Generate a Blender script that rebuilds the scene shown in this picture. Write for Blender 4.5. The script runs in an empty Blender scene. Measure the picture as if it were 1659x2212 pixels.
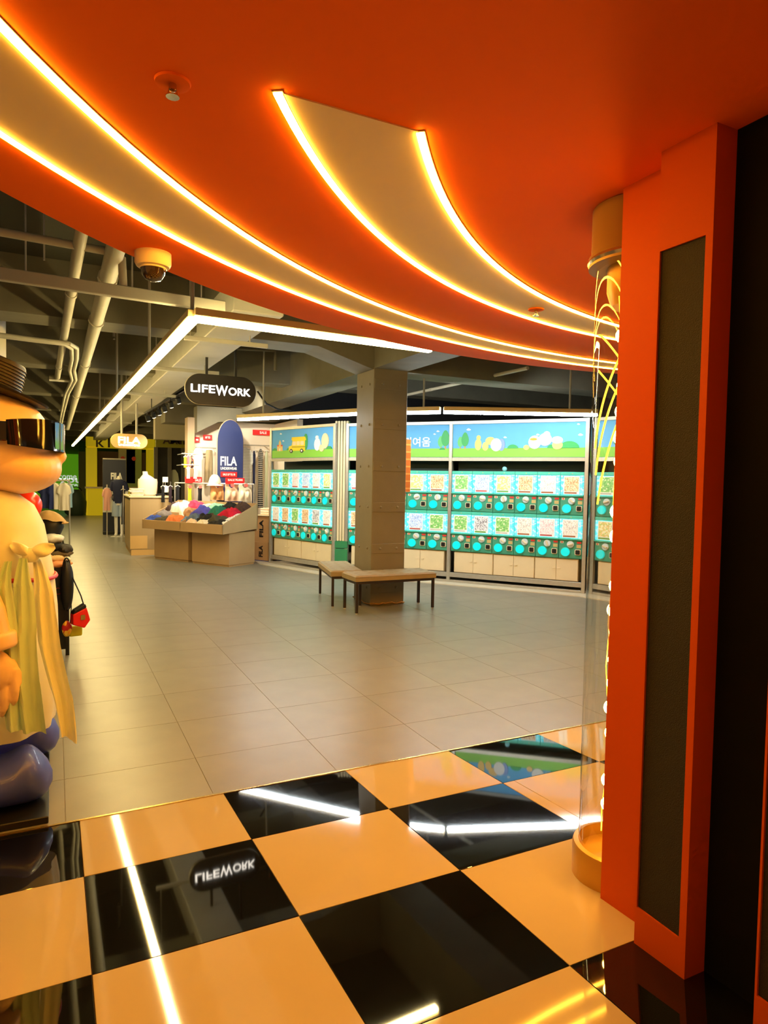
import bpy, bmesh, math, random
from mathutils import Vector, Matrix
SC = bpy.context.scene
COL = SC.collection
PI = math.pi
R90 = PI / 2
random.seed(7)

# ------------------------------------------------------------------ camera
CAM = Vector((-.0867, -2.9996, 1.4344))
YAW, PITCH, ROLL, FPX = .4574, -.0453, .0173, 1447.07
_f = Vector((math.sin(YAW) * math.cos(PITCH), math.cos(YAW) * math.cos(PITCH), math.sin(PITCH)))
_r = Vector((math.cos(YAW), -math.sin(YAW), 0))
_u = _r.cross(_f)
AX_R = math.cos(ROLL) * _r + math.sin(ROLL) * _u
AX_U = -math.sin(ROLL) * _r + math.cos(ROLL) * _u
cd = bpy.data.cameras.new('camera')
cd.sensor_fit = 'HORIZONTAL'
cd.sensor_width = 36
cd.lens = FPX / 1659 * 36
cd.clip_end = 200
cd.clip_start = .05
cam = bpy.data.objects.new('camera', cd)
COL.objects.link(cam)
cam.matrix_world = Matrix(((AX_R.x, AX_U.x, -_f.x, CAM.x), (AX_R.y, AX_U.y, -_f.y, CAM.y), (AX_R.z, AX_U.z, -_f.z, CAM.z), (0, 0, 0, 1)))
SC.camera = cam


def ray(x, y):
    return AX_R * ((x - 829.5) / FPX) + AX_U * (-(y - 1106) / FPX) + _f


def PZ(x, y, z):
    d = ray(x, y)
    return CAM + d * ((z - CAM.z) / d.z)


def PY(x, y, Y):
    d = ray(x, y)
    return CAM + d * ((Y - CAM.y) / d.y)


# ------------------------------------------------------------------ world, exposure
w = bpy.data.worlds.new('world')
SC.world = w
w.use_nodes = True
w.node_tree.nodes['Background'].inputs[0].default_value = (.85, .8, .6, 1)
w.node_tree.nodes['Background'].inputs[1].default_value = .10
vs = SC.view_settings
vs.view_transform = 'Standard'
vs.look = 'None'
vs.gamma = 1
vs.exposure = 0.0
vs.use_curve_mapping = False
try:
    SC.cycles.use_denoising = True
    SC.cycles.sample_clamp_indirect = 5
    SC.cycles.caustics_reflective = False
    SC.cycles.caustics_refractive = False
    SC.cycles.transparent_max_bounces = 10
    SC.cycles.max_bounces = 7
    SC.cycles.diffuse_bounces = 4
    SC.cycles.glossy_bounces = 3
    SC.cycles.transmission_bounces = 3
    SC.cycles.adaptive_threshold = .05
except Exception:
    pass


# ------------------------------------------------------------------ materials
def lin(c):
    out = []
    for v in c:
        v /= 255
        out.append(v / 12.92 if v <= .04045 else ((v + .055) / 1.055) ** 2.4)
    return (*out, 1)


MATS = {}


def M(name, rgb=(200, 200, 200), rough=.5, metal=0., emit=0., ergb=None, noise=0., scale=8., bump=0., bscale=60., trans=0., ior=1.5, spec=.5, rnd=0., coat=0.):
    if name in MATS:
        return MATS[name]
    m = bpy.data.materials.new(name)
    m.use_nodes = True
    nt = m.node_tree
    b = nt.nodes['Principled BSDF']
    c = lin(rgb)
    b.inputs['Base Color'].default_value = c
    b.inputs['Roughness'].default_value = rough
    b.inputs['Metallic'].default_value = metal
    b.inputs['IOR'].default_value = ior
    b.inputs['Specular IOR Level'].default_value = spec
    b.inputs['Transmission Weight'].default_value = trans
    b.inputs['Coat Weight'].default_value = coat
    b.inputs['Coat Roughness'].default_value = .04
    if emit:
        b.inputs['Emission Color'].default_value = lin(ergb or rgb)
        b.inputs['Emission Strength'].default_value = emit
    tc = nt.nodes.new('ShaderNodeTexCoord')
    src = None
    if noise:
        n = nt.nodes.new('ShaderNodeTexNoise')
        n.inputs['Scale'].default_value = scale
        n.inputs['Detail'].default_value = 5
        nt.links.new(tc.outputs['Object'], n.inputs['Vector'])
        mr = nt.nodes.new('ShaderNodeMapRange')
        mr.inputs[1].default_value = .3
        mr.inputs[2].default_value = .7
        mr.inputs[3].default_value = 1 - noise
        mr.inputs[4].default_value = 1 + noise
        nt.links.new(n.outputs['Fac'], mr.inputs[0])
        src = mr.outputs[0]
    if rnd:
        oi = nt.nodes.new('ShaderNodeObjectInfo')
        mr2 = nt.nodes.new('ShaderNodeMapRange')
        mr2.inputs[3].default_value = 1 - rnd
        mr2.inputs[4].default_value = 1 + rnd
        nt.links.new(oi.outputs['Random'], mr2.inputs[0])
        if src:
            mu = nt.nodes.new('ShaderNodeMath')
            mu.operation = 'MULTIPLY'
            nt.links.new(src, mu.inputs[0])
            nt.links.new(mr2.outputs[0], mu.inputs[1])
            src = mu.outputs[0]
        else:
            src = mr2.outputs[0]
    if src:
        hv = nt.nodes.new('ShaderNodeHueSaturation')
        hv.inputs['Color'].default_value = c
        nt.links.new(src, hv.inputs['Value'])
        nt.links.new(hv.outputs[0], b.inputs['Base Color'])
    if bump:
        n2 = nt.nodes.new('ShaderNodeTexNoise')
        n2.inputs['Scale'].default_value = bscale
        n2.inputs['Detail'].default_value = 3
        nt.links.new(tc.outputs['Object'], n2.inputs['Vector'])
        bp = nt.nodes.new('ShaderNodeBump')
        bp.inputs['Strength'].default_value = bump
        bp.inputs['Distance'].default_value = .01
        nt.links.new(n2.outputs['Fac'], bp.inputs['Height'])
        nt.links.new(bp.outputs[0], b.inputs['Normal'])
    MATS[name] = m
    return m


def stripes(name, a, b_, axis='Z', freq=30., rough=.8, duty=.5, sharp=True):
    """two-tone woven stripes along one object axis"""
    if name in MATS:
        return MATS[name]
    m = M(name, a, rough)
    nt = m.node_tree
    tc = nt.nodes.new('ShaderNodeTexCoord')
    sp = nt.nodes.new('ShaderNodeSeparateXYZ')
    nt.links.new(tc.outputs['Object'], sp.inputs[0])
    mu = nt.nodes.new('ShaderNodeMath'); mu.operation = 'MULTIPLY'; mu.inputs[1].default_value = freq
    nt.links.new(sp.outputs[axis], mu.inputs[0])
    fr = nt.nodes.new('ShaderNodeMath'); fr.operation = 'FRACT'
    nt.links.new(mu.outputs[0], fr.inputs[0])
    gt = nt.nodes.new('ShaderNodeMath'); gt.operation = 'GREATER_THAN'; gt.inputs[1].default_value = duty
    nt.links.new(fr.outputs[0], gt.inputs[0])
    mx = nt.nodes.new('ShaderNodeMix'); mx.data_type = 'RGBA'
    mx.inputs[6].default_value = lin(a)
    mx.inputs[7].default_value = lin(b_)
    nt.links.new(gt.outputs[0], mx.inputs[0])
    nt.links.new(mx.outputs[2], nt.nodes['Principled BSDF'].inputs['Base Color'])
    return m


def blotch(name, base, cols, scale=14., emit=0., thr=.45):
    """paper print: scattered coloured patches on a ground colour"""
    if name in MATS:
        return MATS[name]
    m = M(name, base, .5)
    nt = m.node_tree
    b = nt.nodes['Principled BSDF']
    tc = nt.nodes.new('ShaderNodeTexCoord')
    vo = nt.nodes.new('ShaderNodeTexVoronoi'); vo.inputs['Scale'].default_value = scale
    nt.links.new(tc.outputs['Object'], vo.inputs['Vector'])
    sp = nt.nodes.new('ShaderNodeSeparateColor')
    nt.links.new(vo.outputs['Color'], sp.inputs[0])
    ra = nt.nodes.new('ShaderNodeValToRGB')
    ra.color_ramp.interpolation = 'CONSTANT'
    e = ra.color_ramp.elements
    e[0].color = lin(base); e[0].position = 0
    e[1].color = lin(cols[0]); e[1].position = thr
    for i, c in enumerate(cols[1:]):
        el = e.new(thr + (1 - thr) * (i + 1) / len(cols)); el.color = lin(c)
    nt.links.new(sp.outputs[0], ra.inputs[0])
    nt.links.new(ra.outputs[0], b.inputs['Base Color'])
    if emit:
        nt.links.new(ra.outputs[0], b.inputs['Emission Color'])
        b.inputs['Emission Strength'].default_value = emit
    return m


# ------------------------------------------------------------------ mesh helpers
class G:
    def __init__(s):
        s.v = []; s.f = []

    def add(s, v, f):
        o = len(s.v)
        s.v += [tuple(p) for p in v]
        s.f += [tuple(i + o for i in q) for q in f]
        return s

    def box(s, x0, x1, y0, y1, z0, z1):
        return s.add([(x0, y0, z0), (x1, y0, z0), (x1, y1, z0), (x0, y1, z0), (x0, y0, z1), (x1, y0, z1), (x1, y1, z1), (x0, y1, z1)],
                     [(3, 2, 1, 0), (4, 5, 6, 7), (0, 1, 5, 4), (1, 2, 6, 5), (2, 3, 7, 6), (3, 0, 4, 7)])

    def bar(s, p, q, w, h):
        """a square bar between two points; w across, h upwards"""
        p, q = Vector(p), Vector(q)
        d = (q - p).normalized()
        up = Vector((0, 0, 1)) if abs(d.z) < .95 else Vector((0, 1, 0))
        a = d.cross(up).normalized() * w / 2
        b = a.cross(d).normalized() * h / 2
        v = [p - a - b, p + a - b, p + a + b, p - a + b, q - a - b, q + a - b, q + a + b, q - a + b]
        return s.add(v, [(0, 1, 2, 3), (7, 6, 5, 4), (0, 4, 5, 1), (1, 5, 6, 2), (2, 6, 7, 3), (3, 7, 4, 0)])

    def cyl(s, p, q, r, n=12, r2=None):
        p, q = Vector(p), Vector(q)
        r2 = r if r2 is None else r2
        d = (q - p).normalized()
        up = Vector((0, 0, 1)) if abs(d.z) < .9 else Vector((1, 0, 0))
        a = d.cross(up).normalized()
        b = d.cross(a)
        v = []
        for c, rr in ((p, r), (q, r2)):
            for i in range(n):
                t = 2 * PI * i / n
                v.append(c + a * math.cos(t) * rr + b * math.sin(t) * rr)
        f = [(i, (i + 1) % n, n + (i + 1) % n, n + i) for i in range(n)]
        f += [tuple(range(n - 1, -1, -1)), tuple(range(n, 2 * n))]
        return s.add(v, f)

    def tube(s, pts, r, n=8, r1=None, close=False):
        pts = [Vector(p) for p in pts]
        m = len(pts)
        v = []
        pa = None
        for i, p in enumerate(pts):
            d = (pts[min(i + 1, m - 1)] - pts[max(i - 1, 0)]).normalized()
            if pa is None:
                up = Vector((0, 0, 1)) if abs(d.z) < .9 else Vector((1, 0, 0))
                a = d.cross(up).normalized()
            else:
                a = (pa - d * pa.dot(d)).normalized()
            pa = a
            b = d.cross(a)
            rr = r if r1 is None else r + (r1 - r) * i / (m - 1)
            if isinstance(r, (list, tuple)):
                rr = r[i]
            for k in range(n):
                t = 2 * PI * k / n
                v.append(p + a * math.cos(t) * rr + b * math.sin(t) * rr)
        f = []
        for i in range(m - 1):
            for k in range(n):
                k2 = (k + 1) % n
                f.append((i * n + k, i * n + k2, (i + 1) * n + k2, (i + 1) * n + k))
        f += [tuple(range(n - 1, -1, -1)), tuple(range((m - 1) * n, m * n))]
        return s.add(v, f)

    def grid(s, fn, nu, nv, cu=False):
        """fn(u,v) with u,v in 0..1"""
        v = []
        for j in range(nv + 1):
            for i in range(nu if cu else nu + 1):
                v.append(fn(i / nu, j / nv))
        wdt = nu if cu else nu + 1
        f = []
        for j in range(nv):
            for i in range(nu):
                i2 = (i + 1) % wdt if cu else i + 1
                f.append((j * wdt + i, j * wdt + i2, (j + 1) * wdt + i2, (j + 1) * wdt + i))
        return s.add(v, f)

    def ell(s, c, rx, ry, rz, nu=16, nv=10):
        def fn(u, v):
            a, b = 2 * PI * u, PI * (v - .5) * .999
            return (c[0] + rx * math.cos(b) * math.cos(a), c[1] + ry * math.cos(b) * math.sin(a), c[2] + rz * math.sin(b))
        return s.grid(fn, nu, nv, True)

    def loft(s, secs, n=20, wave=0., k=9, ph=0.):
        """secs: (z,cx,cy,rx,ry) stacked, capped at both ends"""
        v = []
        for j, q in enumerate(secs):
            z, cx, cy, rx, ry = q[:5]
            wv = wave * j / (len(secs) - 1)
            for i in range(n):
                t = 2 * PI * i / n
                e = 1 + wv * math.sin(k * t + ph)
                v.append((cx + rx * e * math.cos(t), cy + ry * e * math.sin(t), z))
        f = []
        m = len(secs)
        for j in range(m - 1):
            for i in range(n):
                i2 = (i + 1) % n
                f.append((j * n + i, j * n + i2, (j + 1) * n + i2, (j + 1) * n + i))
        f += [tuple(range(n - 1, -1, -1)), tuple(range((m - 1) * n, m * n))]
        return s.add(v, f)

    def lathe(s, prof, n=24, cx=0, cy=0):
        return s.loft([(z, cx, cy, max(r, 1e-4), max(r, 1e-4)) for r, z in prof], n)

    def prism(s, poly, z0, z1):
        n = len(poly)
        v = [(p[0], p[1], z0) for p in poly] + [(p[0], p[1], z1) for p in poly]
        f = [tuple(range(n - 1, -1, -1)), tuple(range(n, 2 * n))] + [(i, (i + 1) % n, n + (i + 1) % n, n + i) for i in range(n)]
        return s.add(v, f)

    def prismy(s, poly, y0, y1):
        """outline in x,z pushed from y0 to y1"""
        n = len(poly)
        v = [(p[0], y0, p[1]) for p in poly] + [(p[0], y1, p[1]) for p in poly]
        f = [tuple(range(n)), tuple(range(2 * n - 1, n - 1, -1))] + [(i, n + i, n + (i + 1) % n, (i + 1) % n) for i in range(n)]
        return s.add(v, f)

    def strip(s, A, B, z0, z1):
        """solid band between two plan polylines of equal length"""
        n = len(A)
        v = [(*p, z0) for p in A] + [(*p, z0) for p in B] + [(*p, z1) for p in A] + [(*p, z1) for p in B]
        f = []
        for i in range(n - 1):
            a, b, c, d = i, i + 1, n + i + 1, n + i
            f += [(a, d, c, b), (2 * n + a, 2 * n + b, 2 * n + c, 2 * n + d), (a, b, 2 * n + b, 2 * n + a), (c, d, 2 * n + d, 2 * n + c)]
        f += [(0, 2 * n, 3 * n, n), (n - 1, 2 * n - 1, 4 * n - 1, 3 * n - 1)]
        return s.add(v, f)

    def moved(s, mat):
        s.v = [tuple(mat @ Vector(p)) for p in s.v]
        return s

    def mesh(s, name, bevel=0., seg=1, smooth=False):
        me = bpy.data.meshes.new(name)
        me.from_pydata(s.v, [], s.f)
        bm = bmesh.new()
        bm.from_mesh(me)
        bmesh.ops.recalc_face_normals(bm, faces=bm.faces)
        if bevel:
            ed = [e for e in bm.edges if len(e.link_faces) == 2 and e.calc_face_angle(0) > .6]
            bmesh.ops.bevel(bm, geom=ed, offset=bevel, segments=seg, affect='EDGES', profile=.5, clamp_overlap=True)
        bm.to_mesh(me)
        bm.free()
        if smooth:
            me.polygons.foreach_set('use_smooth', [True] * len(me.polygons))
            try:
                me.set_sharp_from_angle(angle=.75)
            except Exception:
                pass
        return me

    def build(s, name, m, parent=None, bevel=0., seg=1, smooth=False, loc=None, rot=None):
        me = s.mesh(name, bevel, seg, smooth)
        me.materials.append(m)
        return put(name, me, parent, loc, rot)


def put(name, me, parent=None, loc=None, rot=None):
    o = bpy.data.objects.new(name, me)
    COL.objects.link(o)
    if parent:
        o.parent = parent
    if loc is not None:
        o.location = loc
    if rot is not None:
        o.rotation_euler = rot
    return o


def tag(o, label=None, cat=None, group=None, kind=None):
    if label: o['label'] = label
    if cat: o['category'] = cat
    if group: o['group'] = group
    if kind: o['kind'] = kind
    return o


def thing(name, label, cat, loc=(0, 0, 0), rz=0., group=None):
    o = bpy.data.objects.new(name, None)
    o.empty_display_size = .1
    COL.objects.link(o)
    o.location = loc
    o.rotation_euler = (0, 0, rz)
    return tag(o, label, cat, group)


def copy_tree(o, parent=None):
    c = o.copy()
    COL.objects.link(c)
    c.parent = parent
    for ch in o.children:
        copy_tree(ch, c)
    return c


def text(body, size, m, parent=None, loc=(0, 0, 0), rot=(R90, 0, 0), ext=.002, off=0., name='lettering', sx=1., align='CENTER'):
    cu = bpy.data.curves.new('t', 'FONT')
    cu.body = body
    cu.size = size
    cu.extrude = ext
    cu.offset = off
    cu.align_x = align
    cu.align_y = 'CENTER'
    t = bpy.data.objects.new('t', cu)
    COL.objects.link(t)
    dg = bpy.context.evaluated_depsgraph_get()
    me = bpy.data.meshes.new_from_object(t.evaluated_get(dg))
    bpy.data.objects.remove(t)
    bpy.data.curves.remove(cu)
    me.materials.clear()
    me.materials.append(m)
    o = put(name, me, parent, loc, rot)
    o.scale = (sx, 1, 1)
    return o


def ngon(cx, cz, rx, rz, n=20, a0=0.):
    return [(cx + rx * math.cos(a0 + 2 * PI * i / n), cz + rz * math.sin(a0 + 2 * PI * i / n)) for i in range(n)]


def rrect(x0, x1, z0, z1, r, n=6):
    out = []
    for cx, cz, a in ((x1 - r, z1 - r, 0), (x0 + r, z1 - r, R90), (x0 + r, z0 + r, PI), (x1 - r, z0 + r, 3 * R90)):
        for i in range(n + 1):
            t = a + R90 * i / n
            out.append((cx + r * math.cos(t), cz + r * math.sin(t)))
    return out
# ------------------------------------------------------------------ shared colours
GREY_TILE = M('grey_tile', (130, 127, 116), .33, noise=.07, scale=5, bump=.015, bscale=120, rnd=.03, spec=.5)
GROUT = M('grout', (140, 128, 104), .6, noise=.1)
BLACK_TILE = M('black_tile', (13, 12, 11), .03, noise=.2, scale=3, ior=1.75)
PALE_TILE = M('pale_tile', (190, 171, 132), .05, noise=.02, scale=3, ior=1.55)
CONCRETE = M('concrete', (112, 107, 88), .85, noise=.12, scale=3, bump=.15, bscale=25)
DARK_CONCRETE = M('dark_concrete', (70, 68, 55), .9, noise=.12, scale=2, bump=.1, bscale=20)
LIGHT_PAINT = M('pale_grey_paint', (176, 172, 158), .6, noise=.06, scale=4)
ORANGE = M('orange_paint', (252, 116, 0), .7, noise=.02, scale=2, spec=.12)
PANEL_ORANGE = M('orange_paint_dimmed', (196, 80, 0), .6, noise=.02, scale=2, spec=.15)  # same orange as the ceiling, darkened where the wall came out too bright
BAND = M('pale_peach_paint', (244, 226, 200), .5, noise=.02, scale=2)
BLACK_WALL = M('black_wall', (12, 12, 15), .7, noise=.1, spec=.1)
GRILLE = M('dark_grille', (27, 25, 24), .7, noise=.1, scale=40, bump=.5, bscale=400)
BRASS = M('brass_trim', (205, 170, 95), .25, .9)
CREAM = M('cream_board', (232, 212, 170), .5, noise=.03, scale=5)
ALU = M('brushed_aluminium', (196, 190, 176), .35, .6, noise=.05, scale=30)
WHITE_METAL = M('white_metal', (226, 222, 210), .4)
BLACK = M('black_plastic', (18, 17, 17), .45)
WARM_LED = M('warm_led', (255, 214, 140), emit=70, ergb=(255, 176, 52))
WHITE_LED = M('white_led', (255, 250, 240), emit=76, ergb=(255, 226, 150))
COOL_LED = M('cool_led', (250, 252, 255), emit=98, ergb=(238, 248, 252))
T = math.tan(.0573)

# ------------------------------------------------------------------ floor of grey tiles
floor = G().box(-7, 9.5, 0.004, 36, -.06, -.0025).build('floor', GROUT)
tag(floor, 'grey tiled concourse floor running from the checkered ramp to the shops', kind='structure')
xs = [.555 + .607 * k for k in range(-2, 12)]
ys = [.012] + [.45 + .56 * n for n in range(0, 19)]
FLOOR_TILES = {}


def behind_machines(x, y):
    # wholly beyond the rows of capsule machines
    return x > 3.6 and y > 9.6 - .98 * x + 1.4


for i in range(len(xs) - 1):
    for j in range(len(ys) - 1):
        cx, cy = (xs[i] + xs[i + 1]) / 2, (ys[j] + ys[j + 1]) / 2
        if behind_machines(cx, cy):
            continue
        key = round(ys[j + 1] - ys[j], 3)
        if key not in FLOOR_TILES:
            me = G().box(-.3023, .3023, -key / 2 + .0011, key / 2 - .0011, -.0045, 0).mesh('floor_tile', .0007)
            me.materials.append(GREY_TILE)
            FLOOR_TILES[key] = me
        put('floor_tile', FLOOR_TILES[key], floor, (cx, cy, 0))
far = G().box(-7, 9.5, ys[-1] + .002, 36, -.014, 0).build('far_floor_tiles', GREY_TILE, floor)
side = G().box(-7, xs[0] - .002, 0.012, ys[-1], -.014, 0).build('side_floor_tiles', GREY_TILE, floor)
right = G().box(xs[-1] + .002, 9.5, 0.012, ys[-1], -.014, 0).build('side_floor_tiles', GREY_TILE, floor)

# ------------------------------------------------------------------ checkered ramp
rp = G()
rp.add([(-2.4, .004, -.05), (4.6, .004, -.05), (4.6, -5.2, 5.2 * T - .05), (-2.4, -5.2, 5.2 * T - .05), (-2.4, .004, -.012), (4.6, .004, -.012), (4.6, -5.2, 5.2 * T - .012), (-2.4, -5.2, 5.2 * T - .012)],
       [(3, 2, 1, 0), (4, 5, 6, 7), (0, 1, 5, 4), (1, 2, 6, 5), (2, 3, 7, 6), (3, 0, 4, 7)])
ramp = rp.build('floor_ramp', M('ramp_grout', (150, 120, 80), .7))
tag(ramp, 'checkered black and cream polished tile ramp under the orange ceiling', kind='structure')
slope = .0573
rows = [0, .484] + [.484 + .565 * n for n in range(1, 9)]
random.seed(3)
for i in range(len(rows) - 1):
    for j in range(-4, 7):
        d0, d1 = rows[i], rows[i + 1]
        cuts = [(j * .6, j * .6 + .6)]
        if (i, j) == (1, 3):
            cuts = [(1.8, 1.865), (1.865, 2.4)]
        for x0, x1 in cuts:
            hw, hd = (x1 - x0) / 2 - .0012, (d1 - d0) / 2 - .0012
            dm = (d0 + d1) / 2
            tl = G().box(-hw, hw, -hd, hd, -.012, 0).build('ramp_tile', BLACK_TILE if (i + j) % 2 else PALE_TILE, ramp, bevel=.0008)
            tl.location = ((x0 + x1) / 2, -dm * math.cos(slope), dm * math.sin(slope))
            tl.rotation_euler = (-slope + random.gauss(0, .0012), random.gauss(0, .0012), 0)
tag(G().box(-2.4, 4.6, -.002, .010, -.012, .003).build('trim_1', BRASS), 'thin brass strip between grey floor and checkered ramp', kind='structure')

# ------------------------------------------------------------------ orange suspended ceiling with light bands
ZC = 2.365


def arc(c, r, a0, a1, n=48):
    return [(c[0] + r * math.cos(math.radians(a0 + (a1 - a0) * i / n)), c[1] + r * math.sin(math.radians(a0 + (a1 - a0) * i / n))) for i in range(n + 1)]


edge = arc((3.341, -3.371), 4.637, 180, 52, 64)
poly = edge + [(6.2, -5.4), (-1.296, -5.4)]
oc = G().prism(poly, ZC, ZC + .085).build('ceiling_orange', ORANGE)
tag(oc, 'low orange ceiling with a curved front edge over the ramp', kind='structure')
A_OUT, A_IN = ((3.704, -4.01), 5.027), ((3.708, -3.737), 4.556)
B_OUT, B_IN = ((3.382, -3.34), 3.560), ((3.553, -3.418), 3.423)
for (co, ro), (ci, ri), ao, ai in ((A_OUT, A_IN, 182, 182), (B_OUT, B_IN, 147, 143.9)):
    G().strip(arc(co, ro, ao, 58), arc(ci, ri, ai, 58), ZC - .004, ZC + .01).build('ceiling_band', BAND, oc)
LEDS = [('a_in', A_IN, 182, 'inner curved warm light line of the wide peach ceiling band nearest the corridor'),
        ('a_out', A_OUT, 182, 'outermost curved warm light line along the front edge of the orange ceiling'),
        ('b_out', B_OUT, 147, 'curved warm light line on the corridor side of the short peach ceiling band'),
        ('b_in', B_IN, 143.9, 'innermost curved warm light line ending above the ramp')]
for nm, (c, r), a0, lab in LEDS:
    A = arc(c, r + .0105, a0, 58, 72)
    B = arc(c, r - .0105, a0, 58, 72)
    t = thing('led_strip', lab, 'light strip', (0, 0, 0), group='curved ceiling light lines')
    G().strip(A, B, ZC - .0085, ZC - .004).build('diffuser', WARM_LED, t)
    A = arc(c, r + .013, a0 + .05, 58, 72)
    B = arc(c, r - .013, a0 + .05, 58, 72)
    G().strip(A, B, ZC - .004, ZC).build('profile_channel', ALU, t)

# ------------------------------------------------------------------ concrete ceiling, beams
cl = G().box(-7, 9.5, .9, 36, 3.42, 3.6).build('ceiling', DARK_CONCRETE)
tag(cl, 'bare dark concrete ceiling above the concourse', kind='structure')
for y0 in (7.0, 10.45, 13.6, 17, 20.4, 23.8, 27.2):
    G().box(-7, 9.5, y0, y0 + .4, 2.9, 3.43).build('beam', CONCRETE, cl, bevel=.01)
# haunched beam through the riveted pillar, both ways
hb = [(-7, 2.9), (1.45, 2.9), (2.5, 2.9), (3.15, 2.71), (3.64, 2.71), (6.4, 2.71), (9.5, 2.71), (9.5, 3.43), (-7, 3.43)]
G().prismy(hb, 3.95, 4.41).build('beam', CONCRETE, cl)
G().box(3.18, 3.61, .95, 3.95, 2.72, 3.43).build('beam', CONCRETE, cl)
G().box(3.18, 3.61, 4.41, 10.4, 2.72, 3.43).build('beam', CONCRETE, cl)
# low boxed beam along the corridor, beside the long light
G().box(1.2, 1.62, 2.4, 24, 2.78, 3.05).build('ceiling_duct', LIGHT_PAINT, cl, bevel=.008)
G().box(1.28, 1.62, 3.0, 24, 3.05, 3.43).build('ceiling_duct_riser', CONCRETE, cl)

# ------------------------------------------------------------------ walls
WALL_WHITE = M('white_wall', (232, 222, 200), .6, noise=.02)
tag(G().box(-7, 9.5, 34.2, 34.4, 0, 3.45).build('wall_far', M('far_wall', (120, 128, 112), .7)), 'far end wall of the concourse', kind='structure')
tag(G().box(-7.2, -7, 0, 34.4, 0, 3.45).build('wall_left', WALL_WHITE), 'left concourse wall', kind='structure')
tag(G().box(9.5, 9.7, -5.4, 34.4, 0, 3.45).build('wall_right', M('dark_wall', (46, 46, 48), .8)), 'dark wall behind the capsule machines', kind='structure')
tag(G().box(4.06, 9.5, 9.5, 9.62, 0, 3.45).build('wall_back', M('dark_wall')), 'dark wall closing the bay behind the capsule machines', kind='structure')
tag(G().box(-2.6, -2.5, -5.5, -.6, 0, 2.36).build('wall_booth_left', BAND), 'unseen booth wall, pale to bounce light', kind='structure')  # out-of-view walls, kept pale to bounce light up to the ceiling
tag(G().box(-2.6, 6.2, -5.5, -5.4, 0, 2.36).build('wall_booth_back', BAND), 'unseen booth back wall, pale to bounce light', kind='structure')

# right booth wall: orange framed dark grilles standing proud of a black wall
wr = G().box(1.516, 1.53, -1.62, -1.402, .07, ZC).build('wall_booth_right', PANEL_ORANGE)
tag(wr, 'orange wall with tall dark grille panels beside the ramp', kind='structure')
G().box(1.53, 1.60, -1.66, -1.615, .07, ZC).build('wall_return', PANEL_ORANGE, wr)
G().box(1.513, 1.60, -5.4, -1.66, .07, ZC).build('black_panel', BLACK_WALL, wr)
for y0, y1 in ((-1.795, -1.62), (-2.25, -1.993), (-2.75, -2.5), (-3.3, -3.05)):
    zb = -y0 * T - .01
    fr = G()
    fr.box(1.435, 1.513, y1 - .006, y1, zb, ZC).box(1.435, 1.513, y0, y0 + .022, zb, ZC)
    fr.box(1.435, 1.513, y0 + .022, y1 - .006, zb, .205).box(1.435, 1.513, y0 + .022, y1 - .006, 2.09, ZC)
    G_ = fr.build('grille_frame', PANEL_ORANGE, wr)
    G().box(1.441, 1.513, y0 + .021, y1 - .005, .204, 2.091).build('grille', GRILLE, G_)

# ------------------------------------------------------------------ riveted pillar
PIL = M('pillar_paint', (128, 116, 92), .55, noise=.05, scale=6, bump=.06, bscale=40)
pc = G().box(3.175, 3.61, 3.945, 4.42, 0, 2.73).build('pillar', PIL, bevel=.006)
tag(pc, 'square grey riveted steel pillar standing behind the benches', kind='structure')
riv = G()
riv.lathe([(0, -.002), (.016, -.002), (.015, .004), (.01, .010), (.0, .012)], 10)
rme = riv.mesh('rivet', smooth=True)
rme.materials.append(PIL)
for zz in (.2, .66, 1.14, 1.61, 2.09, 2.55):
    G().box(3.185, 3.60, 3.938, 3.95, zz - .055, zz + .055).build('plate', PIL, pc, bevel=.002)
    for xx in (3.285, 3.50):
        put('rivet', rme, pc, (xx, 3.938, zz), (R90, 0, 0))
    for yy in (4.05, 4.28):
        put('rivet', rme, pc, (3.176, yy, zz), (0, -R90, 0))
gl = G()
random.seed(5)
ps = [(3.17 - .004, 4.42), (3.168, 3.94), (3.615, 3.936)]
n = 22
pts = []
for i in range(n + 1):
    t = i / n * 2
    k = min(int(t), 1)
    p = [ps[k][q] + (ps[k + 1][q] - ps[k][q]) * (t - k) for q in (0, 1)]
    pts.append((p[0] + random.uniform(-.004, .003), p[1] + random.uniform(-.004, .003), .012 + random.uniform(0, .022)))
gl.tube(pts, .009, 5)
gl.build('worn_sealant', M('old_sealant', (170, 128, 70), .7, noise=.2, scale=30), pc)
tag(G().box(3.63, 3.915, 4.40, 4.435, 1.31, 1.965).build('orange_banner', stripes('orange_wave', (232, 122, 22), (250, 170, 70), 'Z', 11, .6, .8)),
    'orange wave-patterned hanging board peeking out behind the riveted pillar', 'banner')

# round white column by the left edge
wc = G().lathe([(.30, 0), (.30, 3.42)], 28, -.895, 6.2).build('column_white', WALL_WHITE, smooth=True)
tag(wc, 'round white column rising behind the hat of the statue', kind='structure')

# pale floor strip in front of the machines
LW = [(3.23, 8.12), (3.76, 6.55)]
MW = [(3.93, 6.45), (4.998, 5.199)]
RW = [(4.998, 5.199), (6.15, 3.70)]
NW = [(6.22, 3.62), (6.55, 1.95)]
pl = [(3.05, 8.5), (3.02, 8.03), (3.56, 6.42), (3.80, 6.30), (4.80, 5.06), (5.95, 3.55), (6.35, 1.9), (6.75, 1.9), (6.45, 3.8), (5.15, 5.4), (4.05, 6.6), (3.35, 8.6)]
tag(G().prism(pl, 0, .012).build('trim_2', M('pale_stone', (214, 204, 180), .4, noise=.05)), 'pale stone strip along the foot of the capsule machines', kind='structure')


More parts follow.
